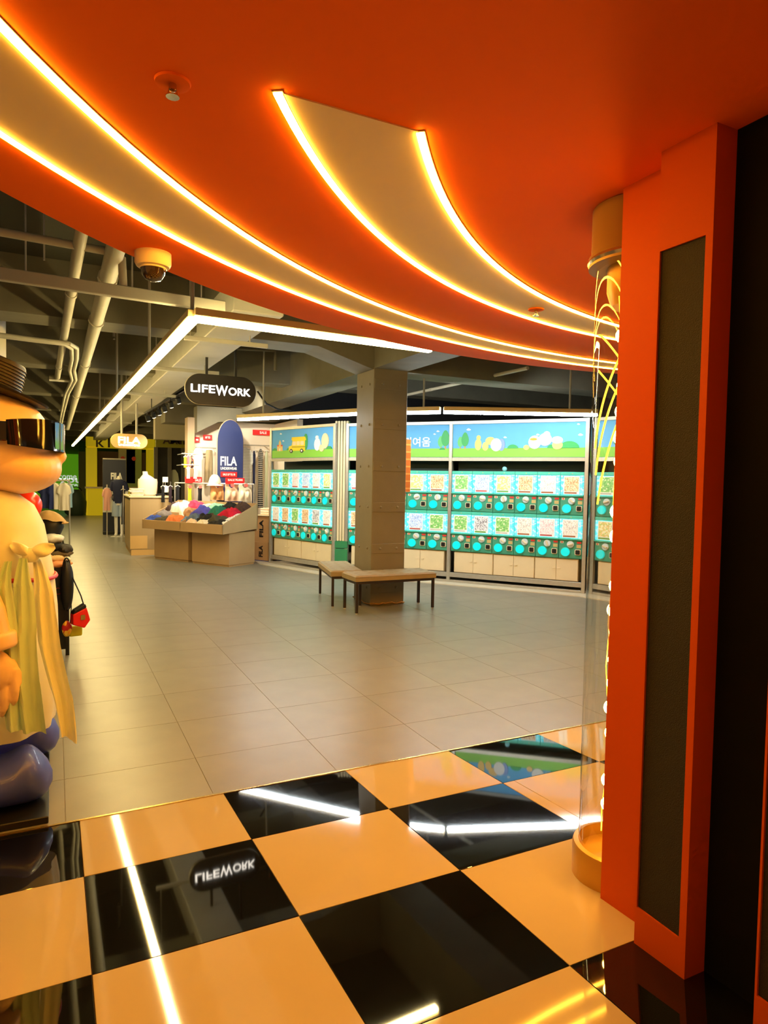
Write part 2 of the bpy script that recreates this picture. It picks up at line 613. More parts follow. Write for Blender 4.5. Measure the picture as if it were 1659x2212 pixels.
def fit_text(body, wd, ht, m, parent=None, loc=(0, 0, 0), rot=(R90, 0, 0), ext=.002, off=.0, name='lettering'):
    """lettering stretched to a given width and height about its middle"""
    o = text(body, 1., m, parent, loc, rot, ext, off, name)
    me = o.data
    xs_ = [v.co.x for v in me.vertices]
    ys_ = [v.co.y for v in me.vertices]
    cx, cy = (min(xs_) + max(xs_)) / 2, (min(ys_) + max(ys_)) / 2
    kx, ky = wd / (max(xs_) - min(xs_)), ht / (max(ys_) - min(ys_))
    for v in me.vertices:
        v.co.x = (v.co.x - cx) * kx
        v.co.y = (v.co.y - cy) * ky
    return o


# ------------------------------------------------------------------ capsule machines
TEAL = M('teal_plastic', (70, 154, 126), .35, noise=.03)
TEAL2 = M('teal_lip', (84, 200, 176), .35)
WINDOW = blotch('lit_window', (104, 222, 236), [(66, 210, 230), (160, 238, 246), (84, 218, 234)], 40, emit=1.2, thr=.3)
CYAN = M('cyan_flap', (10, 222, 232), .2, coat=.5, emit=.5)  # plastic flap given a glow of its own to look brighter
DIAL = M('dial_white', (214, 228, 236), .35)
CREAMP = M('cream_plastic', (240, 222, 186), .4)
REDL = M('red_label', (214, 44, 40), .5)
GOLDL = M('gold_label', (206, 180, 116), .5)
CARDS = [blotch('card_pale', (240, 236, 224), [(222, 216, 206), (204, 196, 188), (250, 246, 236)], 80, .22),
         blotch('card_pink', (246, 230, 226), [(234, 210, 210), (226, 192, 196), (250, 240, 236)], 75, .22),
         blotch('card_yellow', (244, 238, 200), [(232, 216, 130), (196, 212, 120), (236, 200, 130)], 60, .22),
         blotch('card_green', (150, 206, 120), [(110, 186, 96), (232, 234, 196), (134, 198, 108)], 60, .22),
         blotch('card_tan', (236, 206, 160), [(216, 176, 124), (200, 150, 100), (244, 226, 190)], 75, .22),
         blotch('card_blue', (206, 224, 244), [(176, 200, 232), (150, 176, 218), (236, 240, 250)], 70, .22),
         blotch('card_grey', (226, 226, 226), [(176, 174, 176), (128, 126, 130), (206, 202, 202)], 75, .22)]
MH = .575
CARD_MESH = {}
CAPS = [M('caption_brown', (176, 110, 70), .6), M('caption_red', (196, 90, 90), .6), M('caption_green', (110, 170, 80), .6), M('caption_pale', (216, 210, 196), .6)]


def make_machine():
    r = thing('capsule_machine', 'x', 'vending machine', group='capsule toy machines')
    G().box(-.149, .149, .012, .27, 0, MH).build('body', TEAL, r, bevel=.004)
    fp = G().box(-.147, .147, .0, .016, .006, .248).build('control_panel', TEAL, r, bevel=.003)
    G().box(-.149, .149, -.022, .02, .25, .27).build('ledge', TEAL2, r, bevel=.004)
    tl = G().box(-.149, .149, -.012, .03, .53, MH - .002).build('top_lip', TEAL2, r, bevel=.004)
    G().cyl((0, -.014, .553), (0, -.011, .553), .007, 8).build('lock', GOLDL, tl)
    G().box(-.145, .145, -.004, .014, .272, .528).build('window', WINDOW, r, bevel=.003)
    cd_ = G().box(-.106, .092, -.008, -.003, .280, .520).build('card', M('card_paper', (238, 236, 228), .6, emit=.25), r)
    G().box(-.096, .082, -.010, -.0078, .318, .508).build('print', CARDS[0], cd_)
    G().box(-.096, .060, -.010, -.0078, .288, .308).build('caption', REDL, cd_)
    ou = G().cyl((-.062, .002, .088), (-.062, -.02, .088), .058, 24, .054).build('outlet_flap', CYAN, r, smooth=True)
    G().tube([(-.062 + .06 * math.cos(a * PI / 12), -.001, .088 + .06 * math.sin(a * PI / 12)) for a in range(25)], .004, 5).build('outlet_ring', TEAL2, ou)
    di = G().cyl((.0, .002, .192), (.0, -.014, .192), .047, 22, .043).build('dial', DIAL, r, smooth=True)
    kb = G().box(-.034, .034, -.034, -.013, -.010, .010).build('knob', CREAMP, di, bevel=.004, loc=(0, 0, .192))
    cb = G().prismy(rrect(.058, .132, .055, .129, .014, 4), -.012, .002).build('coin_frame', CREAMP, r)
    G().prismy(rrect(.067, .123, .064, .122, .010, 4), -.020, -.008).build('coin_slot', BLACK, cb, bevel=.002)
    G().box(.082, .136, -.004, .002, .206, .230).build('price_label', REDL, r)
    G().box(.078, .134, -.004, .002, .148, .192).build('notice_label', GOLDL, r)
    sl = G().box(-.128, -.088, -.004, .002, .204, .232).build('brand_label', CREAMP, r)
    G().prismy(ngon(-.108, .218, .012, .009, 8), -.006, -.003).build('emblem', REDL, sl)
    return r


proto = make_machine()
first = True
ORD = ['first', 'second', 'third', 'fourth', 'fifth', 'sixth']


def frame_of(P0, P1):
    d = Vector((P1[0] - P0[0], P1[1] - P0[1]))
    return d.length, math.atan2(d.y, d.x)


SKY = M('print_sky', (100, 178, 228), .7, noise=.02)
GRASS = M('print_grass', (132, 200, 66), .45)
LEAF = M('print_leaf', (44, 160, 82), .45)
LEAF2 = M('print_leaf_pale', (92, 188, 110), .45)
WHT = M('print_white', (246, 246, 242), .45)
YEL = M('print_yellow', (250, 214, 30), .45)
TAN = M('print_tan', (240, 200, 116), .45)
PEACH = M('print_peach', (244, 218, 170), .45)
BLU = M('print_blue', (132, 158, 214), .45)
TRUNK = M('print_trunk', (196, 140, 84), .45)
REDP = M('print_red', (214, 70, 54), .45)


def art(p, W):
    """returns a drawer of flat printed shapes on a header panel; u in metres from the panel's left, v above its lower edge"""
    k = [0]

    def d(poly, m, nm):
        k[0] += 1
        y = -.003 - .0004 * k[0]
        return G().prismy([(a, b + 1.80) for a, b in poly], y, 0).build(nm, m, p)
    return d


def tree(d, u, v, s, pale=False):
    d([(u - .01 * s, v), (u + .01 * s, v), (u + .008 * s, v + .06), (u - .008 * s, v + .06)], TRUNK, 'printed_trunk')
    d([(u + (.055 * math.cos(t)) * s * (1 - .25 * max(0, math.sin(t))), v + .135 * s + .10 * s * math.sin(t)) for t in [2 * PI * i / 18 for i in range(18)]], LEAF2 if pale else LEAF, 'printed_tree_crown')


def cloud(d, u, v, s):
    d(ngon(u, v, .04 * s, .014 * s, 12), WHT, 'printed_cloud')
    d(ngon(u - .003, v + .010 * s, .022 * s, .014 * s, 12), WHT, 'printed_cloud')


def bush(d, u, v, s):
    d([(u + .10 * s * math.cos(PI * i / 12), v + .07 * s * math.sin(PI * i / 12)) for i in range(13)], LEAF, 'printed_bush')


def blob(d, u, v, rx, rz, m):
    d(ngon(u, v, rx, rz, 16), m, 'printed_round_shape')


def wing(key, P0, P1, n, where, ncab):
    global first
    L, a = frame_of(P0, P1)
    fr = thing('display_frame', 'aluminium frame with sky-blue picture header ' + where, 'frame', (P0[0], P0[1], 0), a, 'frames of the capsule machine wall')
    for x in (.0, L):
        G().box(x - .024, x + .024, -.02, .03, 0.012, 2.31).build('post', ALU, fr, bevel=.003)
    for z0, z1, nm in ((2.265, 2.31, 'top_rail'), (1.745, 1.795, 'header_rail'), (.085, .15, 'shelf_rail'), (.014, .045, 'foot_rail')):
        G().box(.024, L - .024, -.015, .03, z0, z1).build(nm, ALU, fr, bevel=.002)
    G().box(.03, L - .03, .25, .27, .2, 1.75).build('back_board', M('dark_board', (40, 52, 50), .8), fr)
    hp = G().box(.026, L - .026, 0, .025, 1.797, 2.263).build('header_panel', SKY, fr)
    d = art(hp, L)
    d([(.028, .0), (L - .028, .0), (L - .028, .125), (.028, .125)], GRASS, 'printed_grass')
    if key == 'L':
        bush(d, .10, .125, .6)
        d([(.17, .115), (.32, .115), (.32, .20), (.275, .20), (.275, .25), (.245, .30), (.215, .25), (.215, .20), (.17, .20)], TAN, 'printed_house')
        d([(.165, .195), (.215, .195), (.215, .22), (.18, .22)], REDP, 'printed_roof'); d([(.275, .195), (.325, .195), (.31, .22), (.275, .22)], REDP, 'printed_roof')
        d([(.235, .115), (.258, .115), (.258, .16), (.235, .16)], WHT, 'printed_door')
        cloud(d, .27, .40, .7); cloud(d, .34, .28, .6)
        bush(d, .50, .125, .6)
        d([(.94 + .05 * math.cos(t), .25 + .13 * math.sin(t)) for t in [2 * PI * i / 16 for i in range(16)]], LEAF, 'printed_tree_crown')
        d([(.50, .115), (.93, .11), (.93, .30), (.60, .31), (.58, .20), (.50, .185)], YEL, 'printed_bus')
        d([(.57, .285), (.95, .275), (.95, .30), (.93, .335), (.58, .335)], YEL, 'printed_bus_roof')
        for u in (.645, .75, .855):
            d(rrect(u - .045, u + .045, .20, .265, .01, 2), PEACH, 'printed_bus_window')
        d([(.58, .172), (.93, .168), (.93, .176), (.58, .18)], M('print_line', (70, 60, 40), .5), 'printed_stripe')
        for u in (.565, .845):
            blob(d, u, .11, .04, .034, M('print_dark', (50, 48, 50), .5)); blob(d, u, .11, .02, .017, WHT)
        blob(d, 1.24, .20, .075, .10, WHT); blob(d, 1.23, .31, .035, .03, WHT); blob(d, 1.43, .25, .085, .12, PEACH); blob(d, 1.35, .14, .06, .055, PEACH)
        bush(d, 1.53, .125, .6)
    elif key == 'M':
        tree(d, L - .155, .115, .8, True); tree(d, L - .085, .115, 1.15); bush(d, L - .13, .105, .45)
        cloud(d, L - .20, .37, .6); cloud(d, L - .25, .33, .5)
        fit_text('귀여움', .42, .14, WHT, hp, (L - .52, -.008, 2.02), off=.012, name='printed_lettering')
        cloud(d, .3, .36, .8)
    elif key == 'R':
        tree(d, .14, .115, .75, True); tree(d, .21, .115, 1.0)
        cloud(d, .26, .385, .85); cloud(d, .79, .27, .6); cloud(d, 1.24, .30, .6); cloud(d, 1.80, .29, .8); cloud(d, 1.77, .43, .5)
        blob(d, .405, .175, .048, .08, TAN); blob(d, .41, .27, .03, .035, TAN); blob(d, .51, .15, .045, .06, TAN)
        blob(d, .58, .225, .07, .055, TAN); blob(d, .74, .17, .05, .085, BLU); blob(d, .665, .17, .078, .09, WHT)
        bush(d, .90, .12, .75); bush(d, 1.66, .12, 1.3); bush(d, 1.44, .12, .7)
        blob(d, 1.20, .20, .085, .09, WHT); blob(d, 1.34, .235, .09, .085, WHT); blob(d, 1.36, .30, .045, .045, WHT)
        blob(d, 1.505, .16, .07, .06, TAN); blob(d, 1.50, .225, .075, .05, PEACH); blob(d, 1.09, .13, .04, .035, TAN); blob(d, 1.185, .24, .05, .018, M('print_orange', (240, 160, 40), .5))
    else:
        tree(d, .3, .115, 1.); bush(d, .7, .12, 1)
    mw = (L - .052) / n
    ca, sa = math.cos(a), math.sin(a)
    for row, (zb, rn) in enumerate(((1.03, 'upper'), (.455, 'lower'))):
        for k in range(n):
            if key == 'M' and False:
                continue
            m = proto if first else copy_tree(proto)
            first = False
            lx = .026 + mw * (k + .5)
            ly = .0
            m.location = (P0[0] + ca * lx - sa * ly, P0[1] + sa * lx + ca * ly, zb)
            m.rotation_euler = (0, 0, a)
            m.scale = (mw / .30, 1, 1)
            m['label'] = f'teal capsule machine, {ORD[k]} from left, {rn} row, {where}'
            for ch in m.children:
                if ch.name.startswith('card'):
                    ck = random.randrange(len(CARDS))
                    for q in ch.children:
                        key_ = (q.name.split('.')[0], ck)
                        if key_ not in CARD_MESH:
                            me = q.data.copy()
                            me.materials.clear()
                            me.materials.append(CARDS[ck] if key_[0] == 'print' else CAPS[ck % len(CAPS)])
                            CARD_MESH[key_] = me
                        q.data = CARD_MESH[key_]
                if ch.name.startswith('dial'):
                    for q in ch.children:
                        q.rotation_euler = (0, random.choice((.7, 1.2, .3, -.3)), 0)
    # cabinets under the machines
    cw = (L - .14) / ncab
    for c in range(ncab):
        x0 = .07 + c * cw
        cb = thing('low_cabinet', f'cream low cabinet, {ORD[c]} from left, {where}', 'cabinet', (P0[0] + ca * x0, P0[1] + sa * x0, .15), a, 'cream cabinets under the machines')
        G().box(.003, cw - .003, .035, .26, 0, .30).build('body', CREAM, cb, bevel=.003)
        nd = 2 if cw > .42 else 1
        dw = (cw - .012) / nd
        for q in range(nd):
            dr = G().box(.006 + q * dw + .002, .006 + (q + 1) * dw - .002, .018, .035, .008, .292).build('door', CREAM, cb, bevel=.002)
            kx = .006 + dw * (q + (.88 if q == 0 and nd > 1 else .12))
            G().bar((kx - .018, .012, .17), (kx + .018, .012, .17), .012, .008).build('handle', CREAMP, dr)
    return a


random.seed(11)
wing('L', LW[0], LW[1], 6, 'beside the clothing shop', 2)
wing('M', MW[0], MW[1], 5, 'partly hidden by the riveted pillar', 2)
wing('R', RW[0], RW[1], 6, 'between the pillar and the glass column', 3)
wing('N', NW[0], NW[1], 5, 'seen through the glass column', 2)
bl = G().ell((0, 0, .034), .034, .034, .034).build('capsule_ball', M('pale_blue_ball', (150, 214, 226), .25), smooth=True)
Lr, ar = frame_of(*RW)
tag(bl, 'pale blue capsule ball lying on top of an upper machine', 'ball')
bl.location = (RW[0][0] + math.cos(ar) * .78 - math.sin(ar) * .04, RW[0][1] + math.sin(ar) * .78 + math.cos(ar) * .04, 1.605)

# fluted pilaster between two wings
Lp, ap = frame_of(LW[1], MW[0])
d0 = Vector((MW[0][0] - LW[1][0], MW[0][1] - LW[1][1])).normalized()
ap = -.62
pp = thing('fluted_pilaster', 'cream fluted pilaster with a green foot between two rows of machines', 'pilaster', (3.755, 6.555, .012), ap)
PW = .225
G().box(.0, PW, .03, .10, 0, 2.33).build('core', M('pilaster_groove', (58, 120, 74), .6), pp)
for k in range(5):
    G().box(.006 + k * .0435, .006 + k * .0435 + .034, -.0, .032, .50, 2.335).build('slat', CREAM, pp, bevel=.006)
G().box(-.002, PW + .002, -.012, .032, 0, .38).build('foot_panel', M('green_panel', (44, 128, 82), .45), pp, bevel=.003)
G().box(-.002, PW + .002, -.012, .032, .39, .50).build('foot_cap', M('green_panel'), pp, bevel=.003)

# ------------------------------------------------------------------ light bars over the machines
def light_bar(P, Q, label, w=.05, group='light bars over the capsule machines', rods=(), m=COOL_LED, top=3.415, house=M('beige_metal', (222, 196, 140), .45), hw=.09, boxed=True):
    P, Q = Vector(P), Vector(Q)
    t = thing('light_bar', label, 'light fixture', tuple((P + Q) / 2), 0, group)
    o = (P + Q) / 2
    G().bar(P - o + Vector((0, 0, .045 if boxed else .035)), Q - o + Vector((0, 0, .045 if boxed else .035)), hw, .05).build('housing', house, t, bevel=.004)
    G().bar(P - o, Q - o, w, .03).build('diffuser', m, t, bevel=.006)
    for k in rods:
        c = P + (Q - P) * k - o
        G().cyl(c + Vector((0, 0, .06)), Vector((c.x, c.y, top - o.z)), .013, 8).build('hanger_rod', LIGHT_PAINT, t)
    return t


ZL = 2.29
e0, e1, e2, e3, e4 = PZ(515, 907, ZL), PZ(776, 894, ZL), PZ(879, 894, ZL), PZ(954, 891, ZL), PZ(1290, 897, 2.29)
light_bar(e0, e1 + (e2 - e1) * .1, 'white light bar above the machines next to the clothing shop', rods=(.22,))
light_bar(e1 + (e2 - e1) * .16, e3 - (e3 - e2) * .04, 'short white light bar partly hidden behind the riveted pillar', rods=(.78,))
light_bar(e3 + (e4 - e3) * .012, e4, 'white light bar above the machines left of the glass column', rods=(.82,))

# long L-shaped corridor light
ZM = 2.45
c0, c1, c2 = PZ(420, 690, ZM), PZ(930, 757, ZM), PZ(157, 963, ZM)
YB = M('warm_beige_metal', (230, 200, 130), .45)
t = light_bar(c0, c1, 'white light bar running sideways to the edge of the orange ceiling', .055, 'concourse light lines', (.55, .97), WHITE_LED, house=YB, hw=.075)
t = light_bar(c0 + (c2 - c0) * .0015, c2, 'very long white light line running down the corridor', .06, 'concourse light lines', (.002, .1, .25, .4), WHITE_LED, house=YB, hw=.075)

# ------------------------------------------------------------------ benches
LEATHER = M('tan_leather', (158, 136, 100), .5, noise=.06, scale=12, bump=.05, bscale=200)
LEGM = M('dark_brown_metal', (46, 34, 28), .45)


def bench(label, loc, rz, L, D, nx, ny):
    b = thing('bench', label, 'bench', loc, rz, 'low padded benches by the pillar')
    z0, z1 = .352, .418

    def top(u, v):
        x, y = (u - .5) * L, (v - .5) * D
        e = min(u, 1 - u) * L
        e2_ = min(v, 1 - v) * D
        r = .014
        edge_ = 0
        for q in (e, e2_):
            if q < r:
                edge_ += r - math.sqrt(max(0, r * r - (r - q) ** 2))
        dip = 0
        fx, fy = (u * nx) % 1, (v * ny) % 1
        dip = .012 * math.exp(-(((fx - .5) / .16) ** 2 + ((fy - .5) / .16) ** 2))
        crease = .0035 * (math.exp(-(min(fx, 1 - fx) / .05) ** 2) + math.exp(-(min(fy, 1 - fy) / .05) ** 2))
        return (x, y, z1 - edge_ - dip - crease)
    cu = G().grid(top, 56, 28)
    cu.box(-L / 2, L / 2, -D / 2, D / 2, z0, z1 - .016)
    co = cu.build('cushion', LEATHER, b, smooth=True)
    pi_ = [(-L / 2, -D / 2), (L / 2, -D / 2), (L / 2, D / 2), (-L / 2, D / 2), (-L / 2, -D / 2)]
    G().tube([(x, y, z1 - .018) for x, y in pi_], .004, 6).build('piping', LEATHER, co, smooth=True)
    fr = G()
    for s in (-1, 1):
        fr.box(-L / 2 + .012, L / 2 - .012, s * (D / 2 - .026) - .012, s * (D / 2 - .026) + .012, .322, .352)
        fr.box(s * (L / 2 - .026) - .012, s * (L / 2 - .026) + .012, -D / 2 + .012, D / 2 - .012, .322, .352)
    fr.build('frame', LEGM, b)
    for sx in (-1, 1):
        for sy in (-1, 1):
            lg = G().box(sx * (L / 2 - .026) - .014, sx * (L / 2 - .026) + .014, sy * (D / 2 - .026) - .014, sy * (D / 2 - .026) + .014, .008, .322).build('leg', LEGM, b, bevel=.002)
            G().cyl((sx * (L / 2 - .026), sy * (D / 2 - .026), 0), (sx * (L / 2 - .026), sy * (D / 2 - .026), .01), .012, 10).build('foot', M('foot_plastic', (210, 205, 195), .5), lg)


bench('long tan padded bench standing in front of the riveted pillar', (3.31, 3.735, 0), 0, 1.0, .385, 6, 3)
bench('tan padded bench standing at the side of the riveted pillar', (2.985, 4.43, 0), R90 - .20, .93, .37, 6, 3)

# ------------------------------------------------------------------ glass column with light string
GC = (1.683, -1.315)
GLASS = bpy.data.materials.new('clear_glass')   # thin clear wall: see-through with a Fresnel mirror reflection
GLASS.use_nodes = True
_nt = GLASS.node_tree
_nt.nodes.remove(_nt.nodes['Principled BSDF'])
_tr = _nt.nodes.new('ShaderNodeBsdfTransparent'); _tr.inputs[0].default_value = (.97, .96, .92, 1)
_gs = _nt.nodes.new('ShaderNodeBsdfGlossy'); _gs.inputs['Roughness'].default_value = .02
_lw = _nt.nodes.new('ShaderNodeLayerWeight'); _lw.inputs[0].default_value = .5
_pw = _nt.nodes.new('ShaderNodeMath'); _pw.operation = 'POWER'; _pw.inputs[1].default_value = 3.2
_fr = _nt.nodes.new('ShaderNodeMath'); _fr.operation = 'MULTIPLY_ADD'; _fr.inputs[1].default_value = .8; _fr.inputs[2].default_value = .07
_nt.links.new(_lw.outputs['Facing'], _pw.inputs[0]); _nt.links.new(_pw.outputs[0], _fr.inputs[0])
_mx = _nt.nodes.new('ShaderNodeMixShader')
_nt.links.new(_fr.outputs[0], _mx.inputs[0]); _nt.links.new(_tr.outputs[0], _mx.inputs[1]); _nt.links.new(_gs.outputs[0], _mx.inputs[2])
_nt.links.new(_mx.outputs[0], _nt.nodes['Material Output'].inputs[0])
gcx = thing('glass_column', 'tall round glass column with glowing strings inside, beside the orange wall', 'column lamp', (GC[0], GC[1], .07))
OCH = M('ochre_metal', (196, 150, 60), .35, .3)
G().lathe([(.158, 0.0), (.158, .10), (.154, .112), (.138, .116), (.134, .10), (.134, .075), (.0, .07)], 48).build('base_ring', OCH, gcx, smooth=True)
gl = G().grid(lambda u, v: (.137 * math.cos(2 * PI * u), .137 * math.sin(2 * PI * u), .09 + 2.06 * v), 48, 1, True)
gl.build('glass_tube', GLASS, gcx, smooth=True)
G().lathe([(.139, 2.10), (.162, 2.10), (.162, 2.135), (.154, 2.145), (.154, 2.293), (.0, 2.293), (.0, 2.12), (.139, 2.11)], 48).build('top_cap', M('grey_brown_metal', (150, 118, 76), .4, .3), gcx, smooth=True)
G().tube([(.152 * math.cos(2 * PI * i / 48), .152 * math.sin(2 * PI * i / 48), 2.118) for i in range(49)], .014, 8).build('silver_ring', M('silver_metal', (190, 190, 190), .2, .9), gcx, smooth=True)
G().lathe([(.10, 2.10), (.10, 2.02), (.085, 1.97), (.0, 1.965)], 32).build('inner_socket', OCH, gcx, smooth=True)
GLOW = M('glow_wire', (255, 226, 90), emit=3., ergb=(255, 200, 50))
BULB = M('bulb_glow', (255, 240, 190), emit=200, ergb=(255, 186, 76))
ws = thing('light_string', 'glowing yellow wire coils with small bulbs hanging inside the glass column', 'string lights', (GC[0], GC[1], .07))
for ph, z1, turns, rr in ((5.2, 1.99, -.42, .124), (5.1, 1.90, -.40, .12), (5.0, 1.80, -.36, .116), (2.3, 1.88, .42, .12), (2.2, 1.76, .45, .118)):
    pts = []
    for i in range(70):
        q = i / 69
        an = ph + turns * 2 * PI * q ** .8
        pts.append((rr * math.cos(an), rr * math.sin(an), z1 - .50 * q ** 1.6))
    G().tube(pts, .0032, 6).build('wire_coil', GLOW, ws, smooth=True)
for ph, z0, z1 in ((3.6, .3, 1.5), (4.0, .1, 1.3)):
    G().tube([(.11 * math.cos(ph + .25 * math.sin(i * .4)), .11 * math.sin(ph + .25 * math.sin(i * .4)), z1 - (z1 - z0) * i / 24) for i in range(25)], .002, 5).build('hanging_wire', M('dull_wire', (220, 190, 110), .4, emit=.3), ws)
bme = G().lathe([(.0, -.021), (.005, -.015), (.0085, -.004), (.0078, .006), (.0035, .015), (.0, .019)], 10).mesh('bulb', smooth=True)
bme.materials.append(BULB)
dx, dy = PZ(1322, 900, 3).x - CAM.x, PZ(1322, 900, 3).y - CAM.y
for k in range(21):
    zz = 1.86 - k * .083
    an = 3.05 + .25 * math.sin(k * 1.9)
    put('bulb', bme, ws, (-.094 + .004 * math.sin(k * 2.3), -.02 + .008 * math.cos(k * 1.7), zz))
G().tube([(-.094 + .006 * math.sin(i * 1.3), -.02 + .01 * math.cos(i), 1.99 - .095 * i) for i in range(20)], .0016, 5).build('bulb_wire', GLOW, ws)
# ------------------------------------------------------------------ signs
y_s = 4.6
s0, s1 = PY(400, 840, y_s), PY(553, 846, y_s)
cz = PY(477, 843, y_s).z
sw, sh = s1.x - s0.x, .335
sg = thing('hanging_sign', 'black pill-shaped hanging sign with glowing white LIFEWORK lettering', 'sign', ((s0.x + s1.x) / 2, y_s, cz))
G().prismy(rrect(-sw / 2, sw / 2, -sh / 2, sh / 2, sh / 2 - .001, 12), 0, .06).build('panel', M('sign_black', (22, 17, 14), .4), sg, bevel=.003)
ed = [(p[0], .03, p[1]) for p in rrect(-sw / 2, sw / 2, -sh / 2, sh / 2, sh / 2 - .001, 12)]
G().tube(ed + [ed[0]], .005, 6).build('edge_trim', M('pale_edge', (200, 190, 160), .4), sg)
SGLOW = M('sign_glow', (255, 252, 244), emit=6, ergb=(255, 246, 232))
fit_text('LIFE', sw * .335, .085, SGLOW, sg, (-sw * .257, -.004, 0.004), off=.013)
fit_text('W', sw * .17, .112, SGLOW, sg, (.004, -.004, -.004), off=.013)
fit_text('ORK', sw * .315, .085, SGLOW, sg, (sw * .259, -.004, -.006), off=.013)
for k in (-.2, .21):
    G().box(sw * k - .013, sw * k + .013, .018, .042, sh / 2 - .002, 3.415 - cz).build('hanger', BLACK, sg)

y_s = 10.0
s0, s1 = PY(239, 952, y_s), PY(319, 953, y_s)
cz = PY(279, 953, y_s).z
sw, sh = s1.x - s0.x, .265
sg = thing('hanging_sign', 'small tan pill-shaped hanging sign with white FILA lettering', 'sign', ((s0.x + s1.x) / 2, y_s, cz))
G().prismy(rrect(-sw / 2, sw / 2, -sh / 2, sh / 2, sh / 2 - .001, 10), 0, .06).build('panel', M('sign_tan', (206, 166, 104), .5, emit=.1), sg, bevel=.004)
fit_text('FILA', sw * .6, .115, SGLOW, sg, (0, -.004, .018), off=.016)
fit_text('UNDERWEAR', sw * .58, .034, SGLOW, sg, (0, -.004, -.072), off=.015)
for k in (-.2, .2):
    G().cyl((sw * k, .03, sh / 2 - .002), (sw * k, .03, 3.415 - cz), .02, 8).build('hanger', LIGHT_PAINT, sg)

# ------------------------------------------------------------------ ceiling fittings
cv = thing('dome_camera', 'white dome security camera on the orange ceiling edge', 'camera', (.285, -.03, ZC))
G().lathe([(.0, 0), (.073, 0), (.073, -.042), (.066, -.056), (.05, -.06), (.0, -.058)], 28).build('housing', M('camera_white', (232, 214, 190), .4), cv, smooth=True)
G().lathe([(.052, -.057), (.048, -.085), (.032, -.108), (.0, -.118)], 24).build('dome', M('smoked_dome', (50, 38, 30), .05, ior=1.5, coat=1), cv, smooth=True)
G().tube([(.051 * math.cos(2 * PI * i / 24), .051 * math.sin(2 * PI * i / 24), -.062) for i in range(25)], .004, 6).build('dome_rim', M('clear_rim', (235, 220, 200), .1), cv, smooth=True)


def sprinkler(loc, label, drop=0., plate=True):
    s = thing('sprinkler', label, 'sprinkler', loc, 0, 'fire sprinklers')
    if plate:
        G().lathe([(.0, -.0005), (.042, -.0005), (.04, -.006), (.022, -.008), (.0, -.006)], 24).build('cover_plate', ORANGE if drop == 0 else WHITE_METAL, s, smooth=True)
    else:
        G().cyl((0, 0, 0), (0, 0, -drop), .014, 8).build('drop_pipe', LIGHT_PAINT, s)
    CH = M('chrome', (210, 205, 195), .15, 1.)
    G().lathe([(.009, -drop), (.009, -drop - .02), (.004, -drop - .024), (.0, -drop - .024)], 12).build('nozzle', CH, s, smooth=True)
    G().lathe([(.0, -drop - .034), (.016, -drop - .034), (.016, -drop - .036), (.0, -drop - .037)], 12).build('deflector', CH, s)
    for q in (-1, 1):
        G().bar((q * .008, 0, -drop - .018), (q * .011, 0, -drop - .035), .003, .003).build('arm', CH, s)


p = PZ(373, 176, ZC)
sprinkler((p.x, p.y, ZC), 'recessed sprinkler in the orange ceiling above the statue')
p = PZ(1158, 666, ZC)
sprinkler((p.x, p.y, ZC - .004), 'small sprinkler in the peach ceiling band near the glass column')
for px, py, yy, lab in ((926, 862, 7.2, 'hanging sprinkler on the pipe just right of the riveted pillar'), (1176, 832, 4.9, 'hanging sprinkler below the concrete beam near the glass column'),
                        (1181, 872, 7.2, 'small hanging sprinkler over the machines left of the glass column'), (246, 735, 6.0, 'white sprinkler hanging between the corridor pipes and the long light')):
    p = PY(px, py, yy)
    sprinkler((p.x, p.y, 3.43), lab, 3.415 - p.z - .03, False)

PIPE = M('pale_pipe', (186, 180, 160), .5, noise=.04)


def pipe(pts, r, label, nm='ceiling_pipe', m=PIPE, rings=(), straps=(), cat='pipe'):
    t = thing(nm, label, cat, pts[0], 0, 'pipes under the concrete ceiling')
    o = Vector(pts[0])
    P = [Vector(q) - o for q in pts]
    G().tube(P, r, 12).build('run', m, t, smooth=True)
    for k in rings:
        c = P[0] + (P[-1] - P[0]) * k
        d = (P[-1] - P[0]).normalized()
        G().cyl(c - d * .03, c + d * .03, r * 1.18, 12).build('coupling', m, t, smooth=True)
    for k in straps:
        c = P[0] + (P[-1] - P[0]) * k
        G().cyl(c, (c.x, c.y, 3.415 - o.z), .006, 6).build('hanger_rod', ALU, t)


a, b = PZ(176, 500, 2.86), PZ(124, 815, 2.86)
pipe([a + (a - b) * .1, b], .038, 'thinner pale pipe nearest the corridor\'s left side', rings=(.3, .6, .85), straps=(.15, .7))
a, b = PZ(252, 530, 2.84), PZ(146, 925, 2.84)
pipe([a + (a - b) * .04, b], .058, 'thick pale pipe running the length of the corridor', rings=(.08, .16, .3, .5), straps=(.05, .2, .45))
a, b = PZ(-20, 497, 2.86), PZ(245, 545, 2.86)
pipe([a - (b - a) * .6, b, b + Vector((.05, 0, -.03)), b + Vector((.06, .02, -.2))], .026, 'pale cross pipe with elbow near the ceiling camera', straps=(.6,))
q = [PZ(-10, 722, 2.8), PZ(90, 735, 2.8), PZ(150, 742, 2.8), PZ(166, 752, 2.8), PZ(166, 775, 2.8), PZ(160, 800, 2.8), PZ(164, 820, 2.8), PZ(148, 850, 2.8), PZ(138, 890, 2.8), PZ(132, 920, 2.8)]
pipe([q[0] - (q[1] - q[0]) * 2] + q, .022, 'bent conduit turning down the corridor beside the thick pipe', 'conduit', straps=(.3,))
q2 = [v + Vector((-.05, .05, .0)) for v in q]
pipe([q2[0] - (q2[1] - q2[0]) * 2] + q2, .022, 'second conduit running alongside the bent conduit', 'conduit')
a, b = PZ(884, 852, 2.78), PZ(1140, 795, 2.78)
